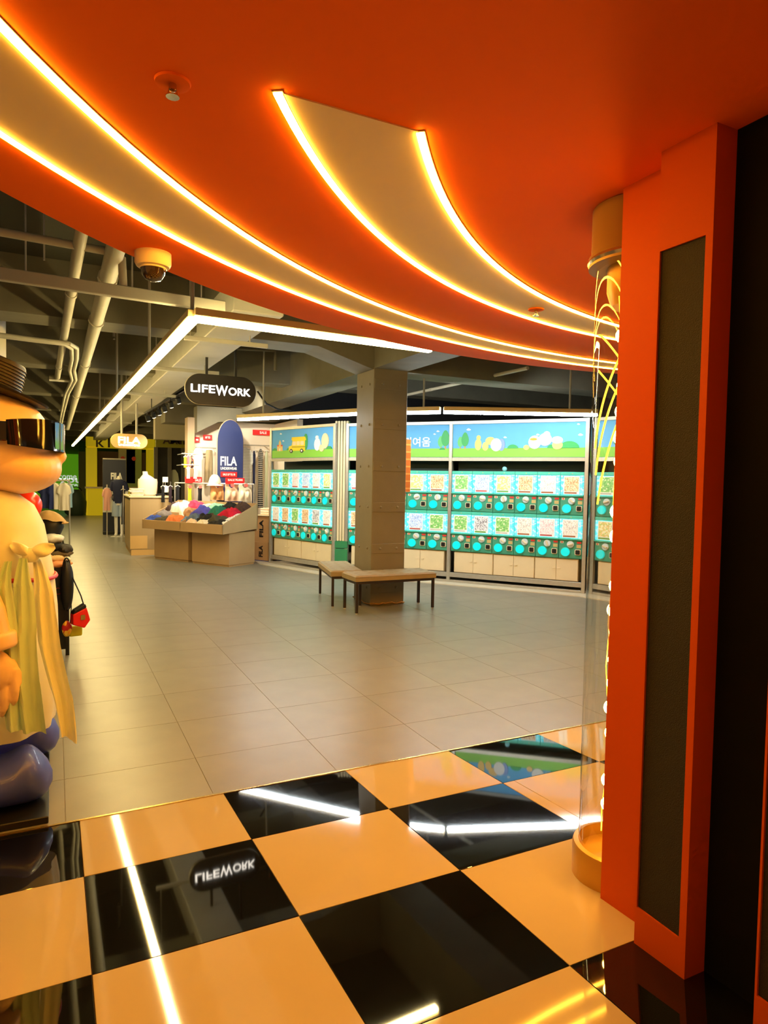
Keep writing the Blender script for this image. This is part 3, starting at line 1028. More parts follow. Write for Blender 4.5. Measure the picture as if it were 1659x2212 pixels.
pipe([a - (b - a) * .1, b], .022, 'thin grey pipe slanting right of the riveted pillar', rings=(.3,))
a, b = PY(500, 752, 6.2), PY(592, 757, 6.2)
pipe([a, b, (b.x + .02, b.y, b.z - .02), (b.x + .02, b.y, PY(592, 800, 6.2).z)], .022, 'short dark pipe with elbow above the LIFEWORK sign', m=CONCRETE)
# hung steel channel and cross brackets
a, b = PZ(0, 592, 2.62), PZ(485, 664, 2.62)
ch = thing('steel_channel', 'long pale steel channel hung across the corridor on thin rods', 'channel', tuple(a))
G().bar(a - a - (b - a) * .6, b - a, .05, .075).build('channel', LIGHT_PAINT, ch, bevel=.004)
for k in (.1, .55, .88):
    c = (b - a) * k
    G().cyl((c.x, c.y, 0), (c.x, c.y, 3.415 - a.z), .006, 6).build('hanger_rod', ALU, ch)
for i, (px, py, ln) in enumerate(((482, 738, .42), (395, 800, .42), (318, 852, .42), (262, 890, .42), (240, 912, .45))):
    p = PZ(px, py, 2.70)
    br = thing('support_bracket', ['nearest', 'second', 'third', 'fourth', 'farthest'][i] + ' pale cross bracket under the long boxed beam', 'bracket', tuple(p), 0, 'brackets under the boxed beam')
    G().box(-.35, ln, -.02, .02, -.02, .02).build('cross_bar', LIGHT_PAINT, br, bevel=.003)
    for xx in (-.30, .25):
        G().cyl((xx, 0, .018), (xx, 0, 3.415 - p.z), .007, 6).build('rod', ALU, br)
# emergency light box under the pipe
p = PY(131, 818, 8.)
eb = thing('junction_box', 'small grey box light hanging under the thinner corridor pipe', 'lamp', tuple(p), 0)
G().box(-.16, .16, -.1, .1, -.03, .04).build('case', CONCRETE, eb, bevel=.01)
G().box(-.15, .15, -.09, .09, -.035, -.028).build('lens', WHITE_METAL, eb)
G().cyl((0, 0, .04), (0, 0, 3.415 - p.z), .02, 8).build('rod', CONCRETE, eb)
# cable drooping to the machine wall
pts = [PY(*q) for q in ((556, 845, 6.6), (575, 872, 6.6), (600, 884, 6.7), (660, 893, 6.7), (720, 895, 6.7), (772, 893, 6.5))]
tag(G().tube(pts, .014, 6).build('black_cable', BLACK, smooth=True), 'black cable drooping along the top of the machines beside the LIFEWORK sign', 'cable')
pts = [PY(*q) for q in ((1000, 878, 7.4), (1215, 882, 7.4), (1230, 872, 7.4), (1236, 830, 6.5), (1260, 829, 6.5), (1300, 842, 6.5))]
tag(G().tube(pts, .014, 6).build('black_cable', BLACK, smooth=True), 'black cable looping above the machines near the glass column', 'cable')
# track spotlights
SPOTL = M('spot_lens', (255, 250, 235), emit=9, ergb=(255, 238, 205))
trk = thing('light_track', 'black ceiling track carrying the spotlights', 'track', tuple(PY(405, 858, 8.6)), 0)
o = Vector(trk.location)
G().bar(PY(312, 893, 9.2) - o, PY(470, 800, 8.2) - o, .035, .03).build('rail', BLACK, trk)
for k in (.1, .8):
    c = (PY(312, 893, 9.2) - o).lerp(PY(470, 800, 8.2) - o, k)
    G().cyl(c, (c.x, c.y, 3.415 - o.z), .008, 6).build('rod', BLACK, trk)
for i, (px, py, yy) in enumerate(((318, 902, 9.1), (330, 895, 9.0), (342, 889, 8.95), (354, 882, 8.9), (368, 873, 8.8), (384, 864, 8.7), (460, 812, 8.2))):  # the last one is added to brighten the right of the shop
    p = PY(px, py, yy)
    sp = thing('spotlight', (['first', 'second', 'third', 'fourth', 'fifth', 'sixth'][i] + ' black spotlight along the ceiling track, counted from the corridor' if i < 6 else 'added black spotlight at the track end, brightening the right shop wall'), 'spotlight', tuple(p), 0, 'spotlights over the clothing shop')
    G().cyl((0, .0, .035), (.03, .03, -.045), .042, 14).build('can', BLACK, sp, smooth=True)
    G().cyl((.0305, .0305, -.046), (.031, .031, -.047), .036, 14).build('lens', SPOTL, sp)
    G().bar((0, 0, .03), (0, 0, .10), .012, .02).build('yoke', BLACK, sp)
    if i in (1, 4, 6):
        ld = bpy.data.lights.new('spot_lamp', 'SPOT')
        ld.energy = 105 if i < 6 else 260
        ld.spot_size = 1.7
        ld.spot_blend = .6
        ld.color = (1, .90, .72)
        ld.shadow_soft_size = .06
        lo = bpy.data.objects.new('spot_lamp', ld)
        COL.objects.link(lo)
        lo.parent = sp
        lo.location = (.04, .04, -.08)
        tgt = Vector(({1: 2.0, 4: 2.8, 6: 3.62}[i], 10.1, 1.2)) - p
        lo.rotation_euler = tgt.to_track_quat('-Z', 'Y').to_euler()

# ------------------------------------------------------------------ far corridor: green wall, kiosk, shopfronts
gw = G().box(-2.5, 1.12, 31, 31.15, 0, 2.45).build('wall_green', M('green_wall', (104, 178, 26), .6, emit=.4))  # faint glow put into the wall colour, too little light reaches it
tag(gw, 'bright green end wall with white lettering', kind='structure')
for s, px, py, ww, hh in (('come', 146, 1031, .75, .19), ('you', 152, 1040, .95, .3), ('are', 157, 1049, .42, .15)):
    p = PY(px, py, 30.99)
    fit_text(s, ww, hh, M('glow_white', (250, 250, 246), .5, emit=.5), gw, (p.x, 30.99, p.z), off=.015)  # letters glow to make up for the poor light on them
a = PY(170, 985, 30).x
tag(G().box(a, PY(184, 985, 30).x, 30, 30.5, 0, 2.55).build('column_far', M('far_column', (186, 190, 150), .6)), 'pale far column beside the green wall', kind='structure')
tag(G().box(PY(184, 985, 30.3).x, PY(197, 985, 30.3).x + .6, 30.3, 30.5, 0, 2.5).build('door_1', M('far_door', (120, 116, 70), .6)), 'dull olive far door next to the pale column', kind='structure')
YELW = M('yellow_panel', (226, 196, 20), .45, emit=.3)  # glow added to all kiosk panels to brighten the dark corridor end
kx0, kx1 = PY(202, 950, 24).x, PY(336, 950, 24).x
ki = thing('phone_kiosk', 'yellow phone shop kiosk with kt lettering at the end of the corridor', 'kiosk', (0, 0, 0))
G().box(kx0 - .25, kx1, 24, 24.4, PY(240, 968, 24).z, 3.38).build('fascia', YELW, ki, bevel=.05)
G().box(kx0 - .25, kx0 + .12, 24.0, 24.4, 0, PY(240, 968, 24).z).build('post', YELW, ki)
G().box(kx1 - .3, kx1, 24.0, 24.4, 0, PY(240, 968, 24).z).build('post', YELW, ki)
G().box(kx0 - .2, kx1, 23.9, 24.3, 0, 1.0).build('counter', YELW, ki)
G().box(kx0 - .3, kx1, 23.8, 24.35, 1.0, 1.06).build('counter_top', CREAM, ki)
G().box(kx0 + .1, kx1 - .3, 24.6, 24.7, 1.0, 2.4).build('dark_interior', M('kiosk_dark', (70, 44, 30), .6), ki)
G().box(kx0 + .9, kx0 + 1.5, 24.5, 24.6, 1.2, 2.5).build('poster', M('poster_grey', (176, 166, 150), .5), ki)
G().box(kx1 - 1.0, kx1 - .45, 24.5, 24.6, 1.0, 2.6).build('poster', M('poster_green', (150, 170, 110), .5), ki)
for k in (.05, .45):
    G().prismy(ngon(kx0 + 1.0 + k, 2.15, .08, .08, 12), 24.49, 24.5).build('round_sticker', REDP, ki)
p = PY(227, 954, 23.98)
fit_text('kT', .62, .42, M('kt_dark', (60, 34, 20), .5), ki, (p.x, 23.98, p.z), off=.008, ext=.01)
tag(G().box(-7, kx0 - .26, 31.2, 31.3, 2.45, 3.45).build('wall_lintel', M('lintel', (120, 140, 60), .7)), 'olive lintel over the green wall', kind='structure')
# dark glass shopfronts behind the racks
DG = M('dark_shopfront', (44, 42, 36), .25, noise=.3, scale=3)
sf = thing('shopfront', 'dark glazed shopfront between the kiosk and the white clothing wall', 'shopfront', (0, 0, 0))
fx0, fx1 = PY(336, 1000, 17).x, PY(424, 1000, 17).x
G().box(fx0, fx1, 17, 17.1, 0, 2.3).build('glazing', DG, sf)
G().box(fx0, fx1, 16.9, 17.05, 2.3, 2.75).build('fascia', M('fascia_olive', (128, 116, 22), .5, emit=.1), sf)
for k in range(4):
    x = fx0 + (fx1 - fx0) * k / 3
    G().box(x - .05, x + .05, 16.92, 17.0, 0, 2.3).build('mullion', M('mullion_grey', (104, 98, 84), .4), sf)
fit_text('AA', .42, .2, M('kt_dark'), sf, (fx1 - .75, 16.88, 2.5), off=.03)
fit_text('MI', .42, .2, M('kt_dark'), sf, (fx0 + .6, 16.88, 2.5), off=.03)
for x, c in ((fx0 + .5, (206, 206, 170)), (fx0 + 1.15, (150, 190, 180)), (fx0 + 1.6, (220, 190, 120))):
    G().prismy(ngon(x, 1.3 + .2 * math.sin(x * 3), .14, .3, 10), 16.97, 16.99).build('window_display', M('disp%d' % int(x * 10), c, .6), sf)
# grey soffit box above the racks and pale bulkhead
tag(G().box(1.9, 3.4, 11.0, 11.6, 2.55, 3.43).build('wall_bulkhead', CONCRETE), 'grey bulkhead above the clothing shop', kind='structure')
tag(G().box(PY(335, 950, 14).x, PY(415, 950, 14).x + .3, 14, 14.3, PY(375, 950, 14).z, 3.43).build('wall_bulkhead_pale', M('pale_bulkhead', (206, 196, 166), .6)), 'pale bulkhead over the dark shopfront', kind='structure')
from mathutils import noise as NZ
# ------------------------------------------------------------------ clothing shop
YW = 10.3
wx0, wx1 = PY(418, 1000, YW).x, 4.06
ws_ = G().box(wx0, wx1, YW, YW + .12, 0, 2.56).build('wall_shop', M('shop_wall', (228, 214, 190), .6))
tag(ws_, 'bright white wall of the clothing shop', kind='structure')
tag(G().box(wx0 - .13, wx0, YW - .1, YW + .2, 0, 2.6).build('column_shop', M('shop_column', (170, 146, 112), .6)), 'pale corner column of the clothing shop', kind='structure')
tag(G().box(3.95, 4.06, 8.9, YW, 0, 2.56).build('wall_shop_side', M('shop_wall')), 'white side wall of the clothing shop behind the left machines', kind='structure')
top = G().prismy([(wx0, 2.3), (wx0 + .4, 2.52), (wx1, 2.62), (wx1, 2.8), (wx0, 2.8)], YW - .35, YW).build('wall_cornice', CONCRETE)
tag(top, 'curved grey cornice above the clothing shop wall', kind='structure')


def garment(name, w, h, m, kind='shirt', parent=None, th=.03, seed=0, sleeve=.45):
    """hanging garment, local origin at the hanger hook, front towards -y, hem at -h"""
    rnd = random.Random(seed)
    ph = rnd.uniform(0, 6)
    rows = []
    if kind == 'shirt':
        prof = [(0, .16), (.03, .30), (.08, .46), (.12, .5), (.34, .5 + sleeve * .34), (.40, .5 + sleeve * .25), (.41, .44), (.7, .44), (1, .47)]
        prof = [(0, .14), (.04, .34), (.09, .52), (.22, .5 + sleeve * .3), (.36, .5 + sleeve * .42), (.385, .46), (.7, .44), (1, .47)]
    elif kind == 'dress':
        prof = [(0, .14), (.03, .34), (.07, .46), (.2, .42), (.4, .38), (.7, .44), (1, .5)]
    elif kind == 'trousers':
        prof = [(0, .40), (.05, .42), (.3, .46), (.7, .47), (1, .5)]
    else:
        prof = [(0, .2), (.1, .46), (.35, .5), (.6, .46), (1, .40)]

    def hw(t):
        for (a_, b_), (c_, d_) in zip(prof, prof[1:]):
            if t <= c_:
                return b_ + (d_ - b_) * (t - a_) / max(c_ - a_, 1e-6)
        return prof[-1][1]
    g = G()
    for sgn in (-1, 1):
        def fn(u, v, s=sgn):
            t = v
            x = (u - .5) * 2 * hw(t) * w
            e = 1 - abs(2 * u - 1) ** 6
            y = s * th * e * (.7 + .3 * math.sin(x / w * 9 + ph + t * 2)) + .012 * math.sin(x / w * 13 + ph) * t
            return (x, y, -.06 - t * h)
        g.grid(fn, 16, 14)
    root = g.build(name, m, parent, smooth=True)
    return root


def YR(px):
    # depth of the low rack's rail behind a given image column
    return min(9.93, 9.9 - .95 * (px - 378) / 171)


HANG = M('white_hanger', (236, 232, 226), .4)


def hung(name, label, px, py, Y, wpx, hpx, m, kind='shirt', cat='garment', group='garments hanging in the clothing shop', rz=0., seed=1, sleeve=.45, hanger=HANG, tagm=None):
    """place a garment so that its shoulder line sits at pixel (px,py)"""
    p = PY(px, py, Y)
    sc = (PY(px + 50, py, Y).x - p.x) / 50
    w, h = wpx * sc, hpx * sc
    t = thing(name, label, cat, (p.x, p.y, p.z + .06), rz, group)
    garment('cloth', w / 2 / .5 * .5 * 1.0 if kind != 'shirt' else w / (1 + sleeve * .42 * 2) * 1.0, h, m, kind, t, seed=seed, sleeve=sleeve)
    G().tube([(-w * .3, 0, -.075), (0, 0, -.045), (w * .3, 0, -.075)], .006, 6).build('hanger', hanger, t)
    G().tube([(0, 0, -.045), (0, 0, -.015), (.012, 0, .005), (.0, 0, .02), (-.012, 0, .008)], .003, 5).build('hook', ALU, t)
    if tagm:
        G().prismy(rrect(-.03, .03, -.085, -.03, .02, 4), -.035, -.028).build('size_tag', tagm, t)
    return t


NAVY = M('navy_cloth', (28, 34, 66), .85, noise=.08)
BLKC = M('black_cloth', (22, 20, 22), .9, noise=.1)
KHAKI = M('khaki_cloth', (150, 132, 96), .85, noise=.06)
WHC = M('white_cloth', (240, 234, 220), .85, noise=.03)
STR1 = stripes('white_stripe_cloth', (238, 236, 222), (60, 66, 60), 'Z', 34, .85, .78)
STR2 = stripes('dark_stripe_cloth', (30, 28, 30), (206, 196, 176), 'Z', 26, .85, .66)
LIME = M('lime_cloth', (206, 232, 40), .8)
PINKC = M('pink_cloth', (234, 120, 140), .8)
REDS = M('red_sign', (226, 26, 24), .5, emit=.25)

# wall rails
for x0, x1, lab, zz in ((424, 470, 'thin wall rail left of the arched navy panel', 966), (520, 582, 'thin wall rail right of the arched navy panel', 961)):
    a, b = PY(x0, zz, YW - .22), PY(x1, zz + 2, YW - .22)
    rl = thing('wall_rail', lab, 'rail', tuple(a), 0)
    G().cyl((0, 0, 0), tuple(b - a), .012, 8).build('tube', ALU, rl)
    for k in (.08, .92):
        c = (b - a) * k
        G().cyl(tuple(c), (c.x, .22, c.z), .008, 6).build('bracket', ALU, rl)
YH = YW - .22
hung('white_shirt', 'white long shirt hanging left of the khaki trousers', 428, 968, YH, 22, 62, WHC, seed=2, sleeve=.25)
hung('khaki_trousers', 'khaki pleated trousers hanging left of the arched navy panel', 452, 972, YH, 34, 74, KHAKI, 'trousers', seed=3)
hung('striped_shirt', 'white shirt with thin dark stripes hanging right of the navy panel', 530, 968, YH - .01, 37, 84, STR1, seed=4, sleeve=.2)
hung('navy_dress', 'plain dark navy dress hanging next to the white striped shirt', 549, 974, YH, 14, 118, NAVY, 'dress', seed=5)
hung('striped_dress', 'long black dress with light stripes hanging on the wall rail', 563, 970, YH - .02, 24, 122, STR2, 'dress', seed=6)
hung('pale_green_shirt', 'pale green long top hanging nearest the machine frame', 576, 974, YH - .03, 16, 118, M('pale_green_cloth', (196, 202, 168), .85), 'dress', seed=7)
hung('lime_blouse', 'lime yellow blouse hanging at the corner column', 400, 986, YH - .4, 12, 24, LIME, 'dress', seed=8)
hung('pink_blouse', 'bright pink blouse hanging beside the lime blouse', 407, 984, YH - .4, 10, 26, PINKC, 'dress', seed=9)
hung('dark_print_blouse', 'dark printed top hanging at the corner of the white wall', 415, 983, YH - .4, 12, 28, blotch('dark_print', (40, 34, 34), [(140, 60, 60), (190, 170, 150)], 40), 'dress', seed=10)
hung('white_blouse', 'white blouse hanging above the red price board', 407, 1010, YH - .5, 16, 24, WHC, 'dress', seed=11)
hung('grey_blouse', 'pale grey blouse next to the white blouse', 422, 1010, YH - .5, 16, 24, M('pale_grey_cloth', (214, 208, 208), .85), 'dress', seed=12)
for zpx, yy, lab in ((984, YH - .4, 'short upper rail carrying the lime and pink blouses by the corner column'), (1008, YH - .5, 'short lower rail carrying the pale blouses by the corner column')):
    a, b = PY(392, zpx, yy), PY(430, zpx, yy)
    rl = thing('wall_rail', lab, 'rail', tuple(a), 0)
    G().cyl((0, 0, .035), (b.x - a.x, 0, .035), .01, 8).build('tube', ALU, rl)
    for k in (.1, .9):
        G().cyl(((b.x - a.x) * k, 0, .035), ((b.x - a.x) * k, YW - yy - .0, .035), .007, 6).build('bracket', ALU, rl)
Ya = 9.62
# red signs on the wall
def redsign(x0, x1, y0, y1, Y, words, label, nm='red_sign'):
    a, b = PY(x0, y0, Y), PY(x1, y1, Y)
    cx, cz_ = (a.x + b.x) / 2, (a.z + b.z) / 2
    hw_, hh_ = abs(b.x - a.x) / 2, abs(a.z - b.z) / 2
    t = thing(nm, label, 'sign', (cx, Y, cz_), 0, 'red price and sale signs')
    G().box(-hw_, hw_, -.008, .008, -hh_, hh_).build('board', REDS, t, bevel=.003)
    for s, ux, uz, ww, hh2 in words:
        fit_text(s, ww * hw_ * 2, hh2 * hh_ * 2, WHT, t, (ux * hw_ * 2, -.010, uz * hh_ * 2), off=.02)
    return t


redsign(546, 583, 928, 941, YW - .03, [('SALE', .1, .0, .4, .5)], 'wide red wall sign reading SALE beside the machine frame')
redsign(439, 458, 939, 951, YW - .03, [('UP TO', 0, 0, .55, .4)], 'small red wall sign left of the arched navy panel')
redsign(420, 431, 944, 956, YW - .03, [('70%', 0, 0, .5, .35)], 'smallest red wall sign at the edge of the white wall')
t_ = redsign(400, 436, 1030, 1044, YR(418), [('SALE', .25, 0, .35, .45)], 'red price board standing on the rail above the dark underwear')
t_ = redsign(487, 528, 1032, 1046, YR(507), [('70,000', .2, .15, .4, .35), ('SALE', -.2, .15, .35, .3)], 'red price board standing on the rail above the peach bras')
redsign(477, 512, 1019, 1031, Ya - .010, [('SALE UP TO 70', 0, 0, .75, .4)], 'red sale strip across the arched navy panel')

# arched navy panel
Ya = 9.62
a, b = PY(470, 990, Ya), PY(525, 992, Ya)
zt = PY(497, 907, Ya).z
zb_ = PY(497, 1075, Ya).z
hw = (b.x - a.x) / 2
ar_ = thing('arched_panel', 'tall navy arched panel with white FILA lettering', 'sign', ((a.x + b.x) / 2, Ya, 0))
op = [(-hw, .9), (hw, .9)] + [(hw * math.cos(PI * i / 20), (zt - .42) + .42 * math.sin(PI * i / 20)) for i in range(21)]
G().prismy(op, 0, .06).build('board', M('navy_panel', (40, 50, 96), .35), ar_)
ed = [(p[0] * 1.01, .03, p[1]) for p in op[1:]] + [(-hw * 1.01, .03, .9)]
G().tube(ed, .012, 6).build('edge_trim', M('tan_edge', (190, 160, 120), .5), ar_)
p = PY(494, 996, Ya)
fit_text('FILA', .31, .17, WHT, ar_, (p.x - ar_.location.x, -.004, p.z), off=.022)
p = PY(494, 1012, Ya)
fit_text('UNDERWEAR', .31, .05, WHT, ar_, (p.x - ar_.location.x, -.004, p.z), off=.02)
for s in (-1, 1):
    G().box(s * hw * .8 - .02, s * hw * .8 + .02, .0, .05, 0, .9).build('leg', ALU, ar_)

# rack in the middle with underwear
rk = thing('clothes_rack', 'low metal clothes rack behind the bargain bins', 'clothes rack', (0, 0, 0))
a, b = PY(378, 1043, 9.9), PY(549, 1049, 8.95)
b.z = a.z
G().cyl(tuple(a), tuple(b), .013, 8).build('top_rail', ALU, rk)
for c in (a, a.lerp(b, .46), b):
    G().cyl((c.x, c.y, 0), tuple(c), .013, 8).build('post', ALU, rk)
G().cyl((a.x, a.y, .2), (b.x, b.y, .2), .01, 8).build('low_rail', ALU, rk)
random.seed(4)
ci = [('black_camisole', 352, 'black camisole on the rack, nearest the wooden counter', BLKC, 16), ('dark_plum_slip', 368, 'dark plum slip on the rack next to the black camisole', M('plum_cloth', (48, 30, 40), .9), 16),
      ('black_slip', 384, 'black slip on the rack left of the lime top', BLKC, 18)]
for nm, px, lab, m, wd in ci:
    hung(nm, lab, px, 1050, YR(px), wd, 36, m, 'dress', seed=px, tagm=None)
hung('lime_camisole', 'lime camisole hanging on the low rack among black underwear', 410, 1052, YR(410), 17, 36, LIME, 'dress', seed=20, tagm=M('coral_tag', (240, 110, 100), .5))
hung('black_bralette', 'black bralette on the rack right of the lime camisole', 432, 1052, YR(432), 20, 36, BLKC, 'dress', seed=21, tagm=M('coral_tag'))


def bra(px, py, Y, wpx, hpx, m, label):
    p = PY(px, py, Y)
    sc = (PY(px + 50, py, Y).x - p.x) / 50
    w, h = wpx * sc, hpx * sc
    t = thing('bra_top', label, 'bra', (p.x, p.y, p.z + .05), 0, 'bra tops on the low rack')

    def fn(u, v):
        x = (u - .5) * w
        z = -v * h
        ax = abs(x) / w
        bulge = .05 * max(0, 1 - ((ax - .2) / .17) ** 2) * max(0, 1 - ((v - .62) / .3) ** 2)
        neck = .18 * h * max(0, 1 - (ax / .22) ** 2) * max(0, 1 - v * 2)
        arm = 1 - .1 * max(0, 1 - abs(v - .25) / .25)
        return (x * arm, -.02 - bulge, z - neck)
    g = G().grid(fn, 20, 16)
    g.grid(lambda u, v: (fn(u, v)[0], .015, fn(u, v)[2]), 20, 16)
    g.build('cups', m, t, smooth=True)
    for s in (-1, 1):
        G().box(s * w * .33 - .03, s * w * .33 + .03, -.022, .012, -.02, .02).build('strap', m, t)
    G().tube([(-w * .35, 0, .012), (0, 0, .035), (w * .35, 0, .012)], .006, 6).build('hanger', HANG, t)
    G().tube([(0, 0, .035), (0, 0, .06), (.012, 0, .075), (0, 0, .085)], .003, 5).build('hook', ALU, t)
    G().prismy(rrect(-.035, .035, -.03, .03, .02, 4), -.075, -.068).build('size_tag', M('coral_tag'), t)


bra(469, 1054, YR(469), 28, 32, M('peach_cloth', (236, 176, 110), .7), 'tan peach bra top, first of the three bra tops on the low rack')
bra(500, 1054, YR(500), 28, 34, M('pink_beige_cloth', (246, 204, 170), .7), 'pinkish bra top in the middle of the three bra tops')
bra(529, 1054, YR(529), 28, 34, M('cream_cloth', (244, 228, 200), .7), 'cream bra top at the end of the low rack')
hd = thing('cap_stand', 'cream hat propped on a small stand above the peach bra tops', 'hat', tuple(PY(464, 1046, YR(464))), 0)
G().lathe([(.11, 0), (.115, .04), (.09, .12), (.05, .17), (.0, .18)], 20).build('crown', M('cream_cloth'), hd, smooth=True)
G().lathe([(.105, -.005), (.15, -.03), (.155, -.025), (.11, .005)], 20).build('brim', M('cream_cloth'), hd, smooth=True)
G().cyl((0, 0, -.05), (0, 0, .02), .01, 8).build('stand_rod', ALU, hd)

# ------------------------------------------------------------------ bargain bins
WOOD = M('beige_laminate', (186, 152, 108), .5, noise=.05, scale=4)
BIND = math.atan2(-.85, .527)


def bin_(loc, label, L=.93, D=.60):
    """open display bin; local x along the front, front at y=0, back +y"""
    t = thing('bargain_bin', label, 'display bin', loc, BIND, 'bargain bins in front of the clothing shop')
    G().box(.05, L - .01, 0, D, .03, .56).build('base', WOOD, t, bevel=.004)
    G().box(.06, L - .02, .012, D - .012, 0, .03).build('plinth', WOOD, t)
    x0, x1, y0, y1 = -.035, L + .03, -.19, D + .02
    lip = G().box(x0, x1, y0, y0 + .018, .545, .70).build('front_lip', WOOD, t, bevel=.003)
    for x in (x0, x1 - .018):
        s = G()
        s.add([(x, y0, .545), (x, y1, .60), (x, y1, 1.03), (x, y0, .70), (x + .018, y0, .545), (x + .018, y1, .60), (x + .018, y1, 1.03), (x + .018, y0, .70)],
              [(0, 1, 2, 3), (7, 6, 5, 4), (0, 4, 5, 1), (1, 5, 6, 2), (2, 6, 7, 3), (3, 7, 4, 0)])
        s.build('side_panel', WOOD, t)
    G().box(x0, x1, y1 - .018, y1, .56, 1.03).build('back_panel', WOOD, t)
    f = G()
    f.add([(x0 + .018, y0 + .018, .60), (x1 - .018, y0 + .018, .60), (x1 - .018, y1 - .018, .93), (x0 + .018, y1 - .018, .93), (x0 + .018, y0 + .018, .58), (x1 - .018, y0 + .018, .58), (x1 - .018, y1 - .018, .91), (x0 + .018, y1 - .018, .91)],
          [(0, 1, 2, 3), (7, 6, 5, 4), (0, 4, 5, 1), (1, 5, 6, 2), (2, 6, 7, 3), (3, 7, 4, 0)])
    f.build('tray_floor', WOOD, t)
    G().box(x0 + .018, x1 - .018, .17, .185, .72, .83).build('divider', WOOD, t)
    return t


b1 = (1.966, 8.597, 0)
b2 = (1.47, 9.47, 0)
bin_(b1, 'beige bargain bin with heaped clothes nearest the capsule machines')
bin_(b2, 'beige bargain bin with heaped clothes beside the wooden counter')


def heap(name, label, base, lx, ly, w, d, h, m, seed, over=0.):
    """a crumpled garment lying on the sloped tray"""
    ly *= .8
    rnd = random.Random(seed)
    f1, f2, f3, f4 = [rnd.uniform(0, 6) for _ in range(4)]

    sd = Vector((seed * 3.7, seed * 1.3, 0))

    def fn(u, v):
        x, y = (u - .5) * 2, (v - .5) * 2
        ang = math.atan2(y, x)
        e = 1 + .13 * math.sin(3 * ang + f1) + .08 * math.sin(5 * ang + f2)
        r = min(1, max(abs(x), abs(y)))
        k = max(0, 1 - r ** 3)
        n1 = NZ.noise(Vector((x * 1.1, y * 1.1, 0)) + sd)
        n2 = 1 - abs(NZ.noise(Vector((x * 2.4, y * 1.6, 3)) + sd)) * 2
        z = h * k * (.55 + .3 * n1 + .22 * n2)
        return (x * w / 2 * e, y * d / 2 * e, .008 + max(z, 0) - over * max(0, -y - .45))
    g = G().grid(fn, 24, 20)
    g.grid(lambda u, v: (fn(u, v)[0], fn(u, v)[1], .002 - over * max(0, -(v - .5) * 2 - .45)), 24, 20)
    ca, sa = math.cos(BIND), math.sin(BIND)
    zt_ = .60 + (.93 - .60) * (ly + .17) / .77 + .02
    o = g.build(name, m, None, smooth=True)
    o.location = (base[0] + ca * lx - sa * ly, base[1] + sa * lx + ca * ly, zt_)
    o.rotation_euler = (math.atan2(.33, .77), 0, BIND)
    o.rotation_mode = 'ZYX'
    o.rotation_mode = 'XYZ'
    tag(o, label, 'garment', 'clothes heaped in the bargain bins')
    return o


CL = {k: M('cloth_' + k, v, .9, noise=.12, scale=20, bump=.3, bscale=60) for k, v in dict(blue=(44, 70, 150), olive=(70, 66, 52), orange=(250, 140, 80), skyblue=(96, 140, 196), slate=(92, 110, 140), black=(30, 27, 25),
      peach=(240, 206, 176), cream=(238, 224, 196), red=(206, 22, 58), pink=(226, 56, 92), violet=(84, 82, 190), teal=(36, 116, 96), mint=(150, 206, 176), brown=(70, 50, 44), white=(244, 238, 224), leopard=(160, 120, 80), grey=(120, 112, 108)).items()}
HK = 1.75
HP = [  # bin, x, y, w, d, h, colour, over, label
    (b2, .10, -.055, .32, .19, .07, 'blue', 0, 'royal blue garment at the outer end of the far bin'),
    (b2, .36, -.05, .28, .2, .07, 'olive', 0, 'dark olive garment lying at the front lip of the far bin'),
    (b2, .64, -.05, .34, .2, .09, 'orange', 0, 'bright orange garment piled at the front of the far bin'),
    (b2, .92, -.02, .22, .2, .06, 'skyblue', 0, 'sky blue garment between the orange and slate ones'),
    (b2, .15, .18, .3, .2, .07, 'grey', 0, 'grey patterned garment behind the royal blue one'),
    (b2, .16, .48, .32, .22, .1, 'brown', 0, 'dark brown garment near the wooden counter'),
    (b2, .40, .40, .34, .26, .13, 'white', 0, 'thick white garment piled in the middle of the far bin'),
    (b2, .68, .36, .3, .2, .08, 'leopard', 0, 'tan spotted garment below the pink one'),
    (b2, .62, .56, .34, .2, .11, 'pink', 0, 'hot pink garment at the back of the far bin'),
    (b2, .34, .62, .4, .16, .09, 'mint', 0, 'pale mint garment at the very back of the far bin'),
    (b2, .80, .62, .26, .16, .06, 'peach', 0, 'pale peach garment behind the pink one'),
    (b1, .14, -.055, .28, .18, .06, 'peach', 0, 'peach garment at the front of the near bin'),
    (b1, .08, .06, .34, .22, .09, 'slate', 0, 'slate blue garment at the inner end of the near bin'),
    (b1, .40, -.055, .28, .18, .06, 'cream', 0, 'cream garment at the front of the near bin'),
    (b1, .34, .06, .36, .2, .09, 'black', 0, 'black garment in the middle of the near bin'),
    (b1, .62, .04, .34, .2, .09, 'olive', 0, 'charcoal garment right of the black one'),
    (b1, .70, -.055, .34, .18, .06, 'black', 0, 'black underwear set along the front right lip of the near bin'),
    (b1, .05, .34, .36, .24, .11, 'violet', 0, 'violet garment piled on the near bin'),
    (b1, .36, .38, .3, .24, .1, 'teal', 0, 'dark teal garment next to the violet one'),
    (b1, .33, .24, .22, .16, .05, 'brown', 0, 'brown garment under the teal one'),
    (b1, .68, .34, .36, .24, .11, 'red', 0, 'crimson garment spilling near the bin side panel'),
    (b1, .14, .58, .4, .2, .08, 'mint', 0, 'mint garment at the back of the near bin'),
    (b1, .46, .60, .3, .2, .1, 'black', 0, 'black garment at the back of the near bin'),
    (b1, .74, .60, .26, .2, .1, 'brown', 0, 'dark brown garment in the back corner of the near bin'),
    (b1, .82, .16, .14, .4, .05, 'white', 0, 'white garment along the side panel of the near bin'),
]
for i, (bb, x, y, w_, d_, h_, c, ov, lab) in enumerate(HP):
    heap('heaped_garment', lab, bb, x, y, w_ * 1.12, d_ * 1.15, h_ * HK, CL[c], 100 + i, ov)

